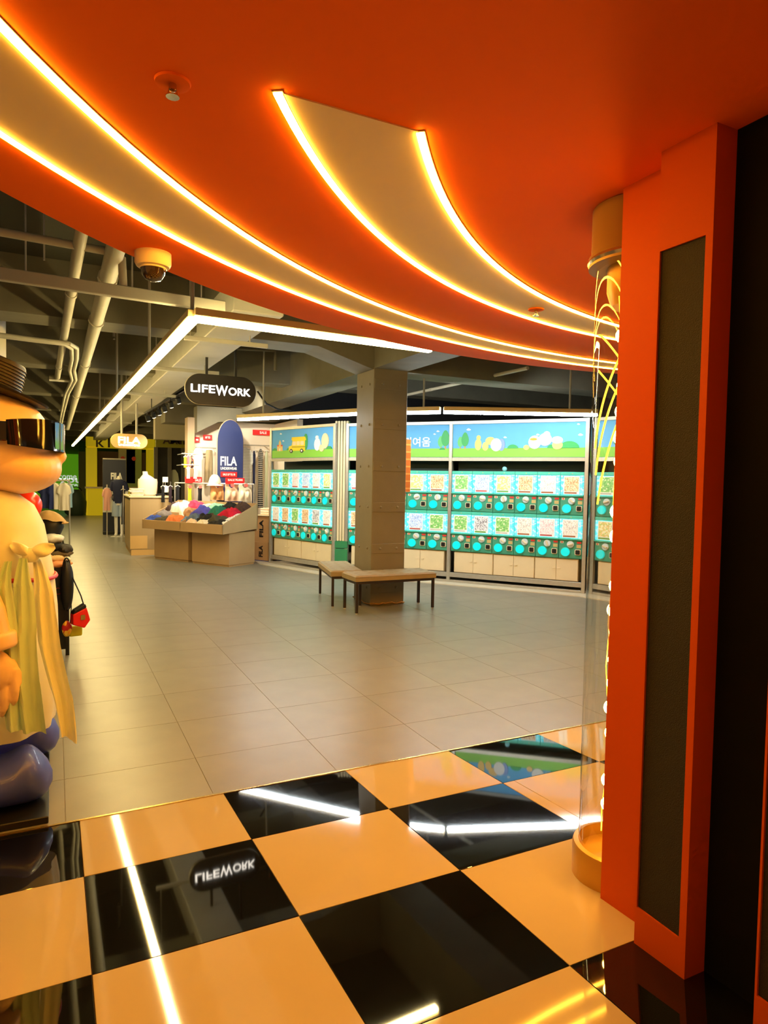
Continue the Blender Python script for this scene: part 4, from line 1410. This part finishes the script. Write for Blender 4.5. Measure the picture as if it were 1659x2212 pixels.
# ------------------------------------------------------------------ wooden counter, torso, boxes
CW_ = stripes('wood_board', (188, 160, 112), (176, 148, 102), 'X', 40, .5, .5)
ct = thing('wooden_counter', 'tall ribbed wooden counter between the corridor and the bins', 'counter', (1.15, 10.03, 0), -.03)
G().box(0, .72, 0, 1.6, .1, 1.06).build('body', CW_, ct, bevel=.004)
G().box(-.02, .74, -.02, 1.62, 1.06, 1.09).build('top', CREAM, ct, bevel=.004)
G().box(.02, .70, .0, 1.58, 0, .1).build('plinth', M('pale_wood', (222, 180, 110), .5), ct)
G().box(.005, .30, -.004, .0, .12, .36).build('access_panel', M('pale_wood'), ct)
to = thing('torso_form', 'white torso display form in a pale top standing on the wooden counter', 'mannequin', (1.50, 10.4, 1.09))
G().loft([(.0, 0, 0, .13, .1), (.10, 0, 0, .15, .11), (.22, 0, -.01, .17, .13), (.30, 0, 0, .16, .11), (.36, -.02, 0, .10, .08), (.40, -.04, 0, .05, .05), (.46, -.05, 0, .045, .045)], 18).build('body', WHC, to, smooth=True)
G().loft([(.02, 0, 0, .16, .12), (.14, 0, 0, .175, .135), (.26, 0, -.01, .18, .14), (.32, 0, 0, .17, .12)], 18).build('pale_top', M('cream_cloth'), to, smooth=True)
cp = thing('folded_stack', 'messy cream folded clothes on the wooden counter beside the torso', 'clothes', (1.28, 10.25, 1.09))
for k, (dx_, c) in enumerate(((0, 'cream'), (.02, 'peach'), (-.01, 'white'), (.01, 'cream'))):
    G().box(-.12 + dx_, .12 + dx_, -.13, .13, k * .035, k * .035 + .033).build('folded_layer', CL[c], cp, bevel=.012, seg=2)
G().tube([(.34, .0, .012), (.38, .0, .025), (.45, -.02, .03), (.50, 0, .02)], .02, 8).moved(Matrix.Translation((1.28, 10.2, 1.09))).build('belt', BLKC, smooth=True)
tag(bpy.data.objects['belt'], 'black coiled belt lying on the wooden counter', 'belt')
ws2 = thing('sign_stand', 'small white sign stand behind the bins near the counter', 'sign', tuple(PY(357, 1052, 10.2)), 0)
G().box(-.05, .05, -.006, .006, .09, .19).build('card', WHITE_METAL, ws2)
G().cyl((0, 0, -.05), (0, 0, .09), .006, 6).build('rod', ALU, ws2)
G().loft([(-.1, 0, 0, .06, .05), (.0, 0, 0, .08, .05), (.03, 0, 0, .02, .02)], 12).build('white_top', WHC, ws2, smooth=True)
CARD = M('cardboard', (182, 138, 84), .8, noise=.05, scale=6)
bx = thing('carton', 'lower brown carton with FILA print beside the machine frame', 'carton', (3.06, 8.58, 0.0), BIND, 'brown cartons beside the bins')
G().box(0, .34, 0, .34, .02, .34).build('box', CARD, bx, bevel=.003)
fit_text('FILA', .2, .09, BLACK, bx, (.17, -.002, .18), rot=(R90, -R90, 0), off=.03)
G().box(-.03, .37, -.02, .36, 0, .02).build('blue_pallet', M('blue_plastic', (36, 50, 110), .5), bx)
bx = thing('carton', 'upper tall brown carton with FILA print beside the machine frame', 'carton', (3.06, 8.58, .34), BIND, 'brown cartons beside the bins')
G().box(.0, .34, 0.01, .34, 0, .46).build('box', CARD, bx, bevel=.003)
fit_text('FILA', .30, .09, BLACK, bx, (.17, .007, .24), rot=(R90, -R90, 0), off=.03)
G().box(-.01, .35, -.01, .35, .46, .47).build('lid', CREAM, bx)
st = thing('folded_stack', 'stack of beige folded clothes on top of the cartons', 'clothes', (3.25, 8.62, .81), BIND)
for k in range(3):
    G().box(-.10, .10, .02, .24, k * .04, k * .04 + .037).build('folded_layer', CL['cream' if k % 2 else 'peach'], st, bevel=.012, seg=2)

# ------------------------------------------------------------------ banner, mannequin, pink shirt in the corridor
Yb = 15.
a, b = PY(222, 1060, Yb), PY(272, 1060, Yb)
bn = thing('roll_up_banner', 'navy and white roll-up banner with FILA lettering beside the corridor', 'banner', ((a.x + b.x) / 2, Yb, 0), 0)
zt = PY(247, 992, Yb).z
hw = (b.x - a.x) / 2
G().box(-hw, hw, -.008, .0, zt - .75, zt).build('navy_print', M('banner_navy', (46, 50, 66), .6), bn)
G().box(-hw, hw, -.008, .0, .55, zt - .75).build('white_print', WHC, bn)
G().box(-hw, hw, -.008, .0, .08, .55).build('navy_foot_print', M('banner_navy'), bn)
G().box(-hw, hw, .001, .02, .08, zt).build('backing', M('banner_back', (180, 176, 164), .6), bn)
G().cyl((-hw, 0, zt), (hw, 0, zt), .02, 8).build('top_bar', ALU, bn)
G().box(-hw, hw, -.1, .1, 0, .08).build('base', BLACK, bn, bevel=.01)
fit_text('FILA', hw * 1.0, .17, WHT, bn, (0.05, -.012, zt - .42), off=.04)
fit_text('20%', hw * .8, .16, M('banner_navy'), bn, (-.02, -.012, zt - .95), off=.04)
ps = hung('pink_shirt', 'pale pink shirt with red cuffs hanging in front of the FILA banner', 231, 1054, 14.2, 22, 52, M('pale_pink_cloth', (240, 178, 160), .85), seed=31, sleeve=.5)
G().box(-.012, .012, -.02, .02, -1.3, .02).build('stand_post', ALU, ps)
YMn = 14.3
p = PZ(254, 1156, 0)
mn = thing('mannequin', 'headless white mannequin in a navy polo and pale blue shorts beside the corridor', 'mannequin', (PY(257, 1150, YMn).x, YMn, 0), -.3)
body = G()
for s in (-1, 1):
    body.tube([(s * .09, 0, .05), (s * .09, .01, .25), (s * .09, -.01, .5), (s * .1, 0, .82)], [.045, .055, .06, .085], 12)
    body.ell((s * .09, -.06, .045), .045, .11, .04, 12, 8)
    body.tube([(s * .2, 0, 1.38), (s * .25, .02, 1.15), (s * .24, -.06, .92)], [.05, .042, .035], 10)
    body.ell((s * .24, -.07, .87), .03, .03, .07, 10, 8)
body.loft([(.8, 0, 0, .17, .11), (.95, 0, 0, .16, .1), (1.1, 0, 0, .14, .1), (1.3, 0, 0, .19, .12), (1.42, 0, 0, .17, .09), (1.47, 0, 0, .06, .05), (1.55, 0, 0, .05, .05)], 18)
bo = body.build('body', WHC, mn, smooth=True)
rm = bo.modifiers.new('join', 'REMESH'); rm.mode = 'VOXEL'; rm.voxel_size = .02; rm.use_smooth_shade = True
ptop = G().loft([(.86, 0, 0, .19, .13), (1.1, 0, 0, .18, .13), (1.3, 0, 0, .22, .145), (1.43, 0, 0, .19, .11), (1.47, 0, 0, .08, .07)], 18)
for s in (-1, 1):
    ptop.tube([(s * .17, 0, 1.40), (s * .245, .015, 1.18)], [.08, .075], 10)
ptop.build('navy_polo', NAVY, mn, smooth=True)
G().lathe([(.075, 1.45), (.085, 1.49), (.07, 1.49), (.06, 1.46)], 14).build('collar', WHC, mn, smooth=True)
sh_ = G()
for s in (-1, 1):
    sh_.tube([(s * .09, 0, .9), (s * .11, 0, .52)], [.11, .12], 12)
sh_.build('pale_shorts', M('pale_blue_cloth', (170, 186, 206), .85), mn, smooth=True)
G().box(-.22, .22, -.22, .22, 0, .01).build('base_plate', WHITE_METAL, mn)
mn.scale = (.74, .74, .94)
bs = hung('black_skirt_set', 'black outfit hanging between the mannequin and the counter', 266, 1057, 13.0, 16, 80, BLKC, 'dress', seed=33)
G().box(-.012, .012, -.02, .02, -1.25, .02).build('stand_post', ALU, bs)
# jersey rack across the corridor
YJ = 9.5
jr = thing('clothes_rack', 'jersey rail standing across the corridor below the green wall', 'clothes rack', (0, 0, 0))
a, b = PY(60, 1038, YJ), PY(150, 1038, YJ)
G().cyl(tuple(a), tuple(b), .013, 8).build('top_rail', ALU, jr)
for c in (a, b):
    G().cyl((c.x, c.y, 0), tuple(c), .013, 8).build('post', ALU, jr)
    G().bar((c.x, c.y - .25, .015), (c.x, c.y + .25, .015), .03, .03).build('foot', ALU, jr)
hung('navy_jersey', 'navy jersey hanging nearest the orange-skinned statue', 98, 1044, YJ - .06, 34, 60, M('jersey_navy', (30, 42, 92), .8), seed=41)
hung('navy_white_jersey', 'navy jersey with white sides in the middle of the rail', 116, 1044, YJ - .1, 34, 62, stripes('jersey_split', (228, 222, 206), (32, 46, 104), 'X', 4.2, .8, .38), seed=42)
hung('white_jersey', 'white jersey with dark cuffs at the corridor end of the rail', 138, 1044, YJ - .14, 32, 64, M('jersey_white', (232, 222, 202), .8), seed=43)
hung('sky_jersey', 'pale blue jersey behind the white jersey', 148, 1045, YJ + .1, 24, 56, M('jersey_sky', (140, 180, 206), .8), seed=44)
tb = thing('rolling_bag', 'dark rounded bag standing by the green wall', 'bag', tuple(PY(163, 1094, 24.)[:2]) + (0,))
G().loft([(.0, 0, 0, .25, .2), (.1, 0, 0, .36, .25), (.5, 0, 0, .38, .25), (.85, 0, 0, .25, .2), (.95, 0, 0, .1, .1)], 16).build('body', M('dark_green_bag', (44, 60, 40), .6), tb, smooth=True)
G().tube([(.2 * math.cos(PI * i / 10), 0, .9 + .15 * math.sin(PI * i / 10)) for i in range(11)], .02, 6).build('handle', BLACK, tb)
# ------------------------------------------------------------------ big statue at the left
SKIN = M('statue_skin', (255, 216, 176), .4, noise=.03, scale=4)
ROBE = M('robe_cloth', (240, 240, 222), .7, noise=.05, scale=5)
GREENR = M('ribbon_green', (204, 230, 204), .6, noise=.05)
SX, SY = -.36, .45
pb = G().box(-1.5, -.115, .03, 1.25, 0, .03).build('statue_plinth', BLACK, bevel=.003)
tag(pb, 'flat black plinth under the blue shoes of the statue', 'plinth')
stt = thing('statue', 'large statue with sunglasses, black hat, pale robe and blue shoes at the left edge', 'statue', (SX, SY, .03))
b = G()
b.ell((0, 0, 1.555), .265, .265, .232, 28, 20)
b.ell((.115, 0, 1.435), .19, .225, .115, 28, 18)
b.ell((.20, 0, 1.455), .105, .12, .085, 20, 14)
b.ell((.292, 0, 1.495), .033, .04, .034, 16, 12)
b.tube([(0, 0, 1.4), (-.05, 0, 1.2)], .12, 16)
# near arm and hand, hanging forward
b.tube([(-.10, -.27, 1.20), (-.06, -.33, 1.02), (.01, -.36, .84), (.045, -.37, .72)], [.085, .09, .088, .075], 16)
b.ell((.055, -.372, .615), .068, .05, .085, 16, 12)
for k, (dx_, ln, zz) in enumerate(((-.058, .10, .565), (-.017, .125, .555), (.024, .125, .55), (.062, .10, .565))):
    x = .058 + dx_
    b.tube([(x, -.375, zz + .05), (x + .006, -.385, zz - ln * .35), (x + .002, -.378, zz - ln * .75), (x - .008, -.365, zz - ln)], [.0185, .0175, .016, .011], 12)
b.tube([(.10, -.36, .65), (.13, -.365, .60), (.132, -.37, .555), (.122, -.372, .53)], [.024, .022, .02, .013], 10)
b.tube([(-.10, .27, 1.20), (-.04, .34, .95), (.02, .36, .72)], [.085, .09, .075], 14)
b.ell((.03, .36, .62), .065, .05, .09, 14, 10)
bo = b.build('body', SKIN, stt, smooth=True)
rm = bo.modifiers.new('join', 'REMESH'); rm.mode = 'VOXEL'; rm.voxel_size = .0065; rm.use_smooth_shade = True
sm = bo.modifiers.new('soft', 'SMOOTH'); sm.iterations = 3; sm.factor = .5
cuff = G().tube([(.036, -.365, .765), (.045, -.37, .70)], [.098, .094], 18).build('wrist_cuff', SKIN, stt, bevel=.015, seg=3, smooth=True)
# robe
rb = G().loft([(1.335, -.02, 0, .13, .15), (1.27, -.02, 0, .21, .25), (1.18, -.02, 0, .25, .30), (1.06, -.02, 0, .27, .31), (.98, -.02, 0, .285, .30), (.8, -.02, 0, .30, .31), (.55, -.02, 0, .305, .33), (.36, -.02, 0, .30, .33), (.275, -.02, 0, .285, .30)], 56, .035, 11).build('robe', ROBE, stt, smooth=True)
G().tube([(-.02 + .298 * math.cos(2 * PI * i / 40), .330 * math.sin(2 * PI * i / 40), .985 - .04 * math.cos(2 * PI * i / 40)) for i in range(41)], .0095, 8).build('red_cord', M('red_cord', (196, 32, 26), .5), rb, smooth=True)


def ribbon(pts, wd, m, nm, parent, th=.007):
    """thin hanging band; pts = centre points, wd = widths across x"""
    n_ = len(pts)
    ph = pts[0][0] * 30

    def at_(v):
        q = min(v * (n_ - 1), n_ - 1.0001)
        k = int(q)
        t = q - k
        t = t * t * (3 - 2 * t)
        c = [pts[k][i_] + (pts[k + 1][i_] - pts[k][i_]) * t for i_ in range(3)]
        return c, wd[k] + (wd[k + 1] - wd[k]) * t

    def fn(u, v, back=0):
        c, w_ = at_(v)
        s_ = (u - .5) * 2
        fold = .016 * v * math.sin(s_ * 3.4 + ph + v * 2.5) + .006 * math.sin(s_ * 7 + ph + 5 * v)
        return (c[0] + s_ * w_ / 2 + .006 * math.sin(9 * v + ph), c[1] - .010 + fold + back, c[2] - .02 * v * s_ * (1 if m is not GREENR else .3))
    g = G().grid(fn, 14, 26)
    g.grid(lambda u, v: fn(u, v, th), 14, 26)
    return g.build(nm, m, parent, smooth=True)


RC = M('ribbon_cream', (246, 248, 226), .6)
ribbon([(.16, -.285, 1.06), (.15, -.318, .95), (.16, -.338, .75), (.175, -.352, .55), (.19, -.356, .34)], [.03, .07, .085, .09, .085], GREENR, 'ribbon_tail', rb, .004)
ribbon([(.10, -.30, 1.05), (.09, -.325, .95), (.105, -.345, .75), (.12, -.36, .55), (.125, -.365, .36)], [.03, .06, .06, .065, .06], GREENR, 'ribbon_tail', rb, .004)
ribbon([(.205, -.245, 1.05), (.225, -.268, .9), (.255, -.282, .7), (.295, -.292, .48), (.322, -.296, .27)], [.035, .075, .085, .08, .06], RC, 'ribbon_tail', rb, .004)


def loop(c, dirx, dirz, L_, W_, nm):
    # flattened cloth loop of the bow, pinched at the knot
    def fn(u, v):
        a_ = 2 * PI * u
        r_ = math.sin(PI * (.08 + .84 * v)) ** .7
        along = v * L_
        px_ = c[0] + dirx * along - dirz * W_ * r_ * math.cos(a_) * .5
        pz_ = c[2] + dirz * along + dirx * W_ * r_ * math.cos(a_) * .5
        return (px_, c[1] - .02 * r_ + .018 * r_ * math.sin(a_) - .01 * math.sin(6 * v + 2 * math.cos(a_)), pz_)
    return G().grid(fn, 18, 10, True).build(nm, RC, rb, smooth=True)


loop((.18, -.262, 1.075), .93, .30, .10, .06, 'bow_loop')
loop((.18, -.265, 1.075), -.85, .5, .085, .05, 'bow_loop')
G().loft([(1.04, .182, -.272, .022, .018), (1.055, .182, -.276, .032, .024), (1.085, .182, -.274, .034, .024), (1.10, .182, -.268, .022, .016)], 12).build('bow_knot', RC, rb, smooth=True)
# sunglasses
ls = G()
for rr, fl in ((1.0, 1), (.95, -1)):
    ls.grid(lambda u, v, r_=rr: (.005 + .305 * r_ * math.cos(-1.25 + 2.5 * u) * (1 - .05 * (v - .5)), .30 * r_ * math.sin(-1.25 + 2.5 * u), 1.512 + (.135 * v) * (1 - .25 * abs(2 * u - 1) ** 3) + .02 * abs(2 * u - 1) ** 2), 36, 6)
sgl = ls.build('sunglasses', M('dark_lens', (18, 20, 30), .06, coat=1.), stt, smooth=True)
G().grid(lambda u, v: (.012 + .305 * math.cos(-.52 + 1.04 * u), .30 * math.sin(-.52 + 1.04 * u), 1.522 + .118 * v), 16, 4).build('front_lens', M('blue_lens', (90, 130, 150), .08, .5, coat=1.), sgl, smooth=True)
for s in (-1, 1):
    G().box(-.22, .10, s * .285 - .008, s * .285 + .008, 1.545, 1.625).build('temple', M('dark_lens'), sgl, bevel=.004)
# hat
hr = Matrix.Translation((.005, 0, 1.797)) @ Matrix.Rotation(.33, 4, 'Y')
HB = M('hat_black', (26, 22, 20), .5)
hat = G().lathe([(.0, -.03), (.20, -.02), (.255, -.006), (.26, .004), (.15, .014), (.135, .02), (.122, .125), (.116, .134), (.0, .136)], 40).moved(hr).build('hat', HB, stt, smooth=True)
for k in range(7):
    z = .03 + k * .014
    r_ = .135 - (z - .02) / .12 * .015 + .002
    G().tube([(r_ * math.cos(2 * PI * i / 36), r_ * math.sin(2 * PI * i / 36), z) for i in range(37)], .0028, 5).moved(hr).build('hat_cord', M('hat_cord', (78, 62, 44), .5), hat, smooth=True)
BLUE = M('blue_gloss', (70, 84, 206), .42, noise=.08, coat=.3)
for s, y0, dx_ in ((0, -.22, .02), (1, .30, .05)):
    so = G()

    def fn(u, v, yy=y0, xx=dx_):
        t = v
        L_ = .52
        x = -.28 + xx + L_ * t
        hgt = .17 + .03 * math.sin(PI * min(1, t * 1.1)) + (.055 * math.exp(-((t - .82) / .14) ** 2))
        wdt = .12 + .03 * math.sin(PI * t)
        k = math.sqrt(max(0, 1 - max(0, (t - .8) / .2) ** 2.2)) if t > .8 else (math.sqrt(max(0, 1 - ((.12 - t) / .12) ** 2)) if t < .12 else 1)
        a_ = 2 * PI * u
        zc = hgt / 2
        return (x, yy + wdt * k * math.cos(a_), max(.0, zc + hgt / 2 * (.25 + .75 * k) * math.sin(a_) * (1 if math.sin(a_) > 0 else 1.0)))
    so.grid(fn, 28, 26, True)
    so.build('shoe', BLUE, stt, smooth=True)

# ------------------------------------------------------------------ accessory rack behind the statue
rk2 = thing('accessory_rack', 'black accessory rack with hats and bags behind the statue', 'rack', (-.36, 3.25, 0))
for x in (-.36, .36):
    for y in (-.36, .36):
        G().box(x - .014, x + .014, y - .014, y + .014, 0, .72).build('post', BLACK, rk2)
for z in (.70, .35):
    G().box(-.37, .37, -.37, .37, z, z + .02).build('shelf', BLACK, rk2)
G().box(-.36, .36, -.365, -.35, .05, .70).build('black_side_panel', BLACK, rk2)
mu_ = G().tube([(.30 + .03 * math.cos(i * .6), -.372, .50 + .035 * math.sin(i * .6) + .004 * i) for i in range(12)], .004, 5)
mu_.build('red_scribble_print', M('dull_red', (150, 40, 36), .6), rk2)
X0, Y0, Z0 = -.36, 3.25, .72
p = PY(104, 1142, 3.2)
hf = thing('head_form', 'black display head carrying a tan flat cap', 'display head', (p.x, 3.2, .72))
G().loft([(.0, 0, 0, .07, .07), (.06, 0, 0, .055, .055), (.16, .0, 0, .05, .055), (.22, .01, 0, .08, .09), (.29, .015, 0, .105, .10), (.36, .01, 0, .1, .095), (.40, 0, 0, .06, .06)], 18).build('form', BLACK, hf, smooth=True)
fc = thing('flat_cap', 'tan flat cap on the black display head', 'cap', (p.x, 3.2, 1.055), 0)
def cap(u, v):
    a_ = 2 * PI * u
    r_ = v
    x = .005 + (.125 + .012 * math.cos(a_)) * r_ * math.cos(a_)
    y = .115 * r_ * math.sin(a_)
    z = .02 + .075 * (1 - r_ ** 2.4) - .028 * max(0, math.cos(a_)) * r_ + .006 * math.sin(a_ * 6) * r_
    return (x, y, z)
CAPM = M('tan_cap', (176, 140, 84), .8, noise=.1, scale=20)
g = G().grid(cap, 28, 8, True)
g.build('crown', CAPM, fc, smooth=True)
G().prism([(.10 + .055 * math.cos(t_), .09 * math.sin(t_)) for t_ in [-R90 + PI * i / 12 for i in range(13)]], -.016, -.004).build('visor', CAPM, fc, bevel=.004)
def soft(name, label, px, py, Y, rx, ry, rz, m, cat, hn=None, dent=.12, seed=0):
    p_ = PY(px, py, Y)
    t = thing(name, label, cat, tuple(p_), 0, 'goods on the accessory rack')
    rnd = random.Random(seed)
    f1, f2 = rnd.uniform(0, 6), rnd.uniform(0, 6)
    def fn(u, v):
        a_, b_ = 2 * PI * u, PI * (v - .5)
        k = 1 + dent * math.sin(3 * a_ + f1) * math.cos(b_) + dent * .6 * math.sin(5 * a_ + 4 * b_ + f2)
        return (rx * k * math.cos(b_) * math.cos(a_), ry * k * math.cos(b_) * math.sin(a_), rz * k * math.sin(b_))
    G().grid(fn, 20, 12, True).build('body', m, t, smooth=True)
    if hn:
        G().tube([(rx * .5 * math.cos(PI * i / 10), 0, rz * .7 + hn * math.sin(PI * i / 10)) for i in range(11)], .007, 6).build('handle', BLACK, t)
    return t
soft('white_bag', 'crumpled white bag below the black display head', 112, 1164, 3.05, .085, .07, .04, M('white_film', (214, 210, 200), .35), 'bag', seed=1)
soft('black_bag', 'black bag with a tall handle on the rack top', 122, 1182, 3.05, .10, .09, .035, BLKC, 'bag', .07, seed=2)
soft('dark_hat', 'dark hat at the corridor end of the rack top', 140, 1186, 3.0, .055, .08, .04, M('charcoal_cloth', (52, 48, 44), .8), 'hat', seed=3)
soft('olive_hat', 'olive brown hat lying under the black bag', 130, 1196, 3.0, .085, .09, .03, M('olive_cloth', (96, 80, 50), .8), 'hat', seed=4)
soft('cream_purse', 'cream purse on the rack above the peach pouch', 118, 1206, 2.95, .075, .07, .035, M('cream_leather', (240, 206, 150), .6), 'purse', seed=5)
soft('white_pouch', 'small white pouch at the rack corner', 144, 1208, 2.95, .035, .05, .022, M('white_leather', (240, 228, 206), .6), 'pouch', seed=6)
soft('peach_pouch', 'peach pouch with black straps on the rack front', 128, 1218, 2.92, .085, .07, .03, M('peach_leather', (240, 164, 110), .6), 'pouch', .04, seed=7)
soft('black_tote', 'tall black tote hanging at the corridor corner of the rack', 144, 1265, 2.86, .05, .05, .20, BLACK, 'bag', .08, .05, seed=8)
soft('printed_pouch', 'small red and yellow printed pouch low on the rack', 144, 1358, 2.84, .035, .03, .06, blotch('red_yellow_print', (200, 30, 30), [(250, 180, 30), (240, 200, 60)], 30), 'pouch', seed=9)
p = PY(172, 1330, 2.8)
rd = thing('red_handbag', 'bright red small handbag hanging from the rack corner by a long strap', 'handbag', tuple(p), .35)
RB = M('red_leather', (232, 26, 14), .45)
qb = [(-.055, -.05), (.05, -.075), (.075, .02), (.02, .085), (-.06, .045)]
G().prismy([(-.062, -.062), (.03, -.10), (.075, -.04), (.045, .065), (-.062, .02)], -.03, .03).build('body', RB, rd, bevel=.008, seg=2)
G().prismy([(-.062, .02), (.045, .065), (.035, .095), (-.05, .05)], -.032, .032).build('flap', BLACK, rd, bevel=.006)
G().prismy(rrect(-.005, .03, -.03, .01, .006, 3), -.036, -.030).build('clasp', BRASS, rd)
o_ = Vector(rd.location)
G().tube([Vector((.03, 0, .09)), Vector((.01, 0, .16)), PY(157, 1232, 2.88) - o_], .005, 6).build('strap', BLACK, rd)
p = PY(163, 1362, 2.9)
yg = thing('yellow_purse', 'yellow-green purse hanging below the red handbag', 'purse', tuple(p), .2)
G().box(-.05, .05, -.02, .02, -.045, .04).build('body', M('lime_leather', (200, 196, 20), .5), yg, bevel=.012, seg=2)
G().tube([(-.04, 0, .04), (-.03, 0, .2), (-.045, .0, .46)], .004, 5).build('strap', BLACK, yg)
p = PY(58, 1092, 2.2)
rbv = thing('red_balloon', 'round orange-red balloon behind the shoulder of the statue', 'balloon', tuple(p))
G().ell((0, 0, 0), .095, .1, .105, 24, 16).build('ball', M('red_rubber', (240, 52, 16), .25), rbv, smooth=True)
G().cyl((0, 0, -.1), (0, 0, -p.z), .006, 6).build('stick', WHITE_METAL, rbv)
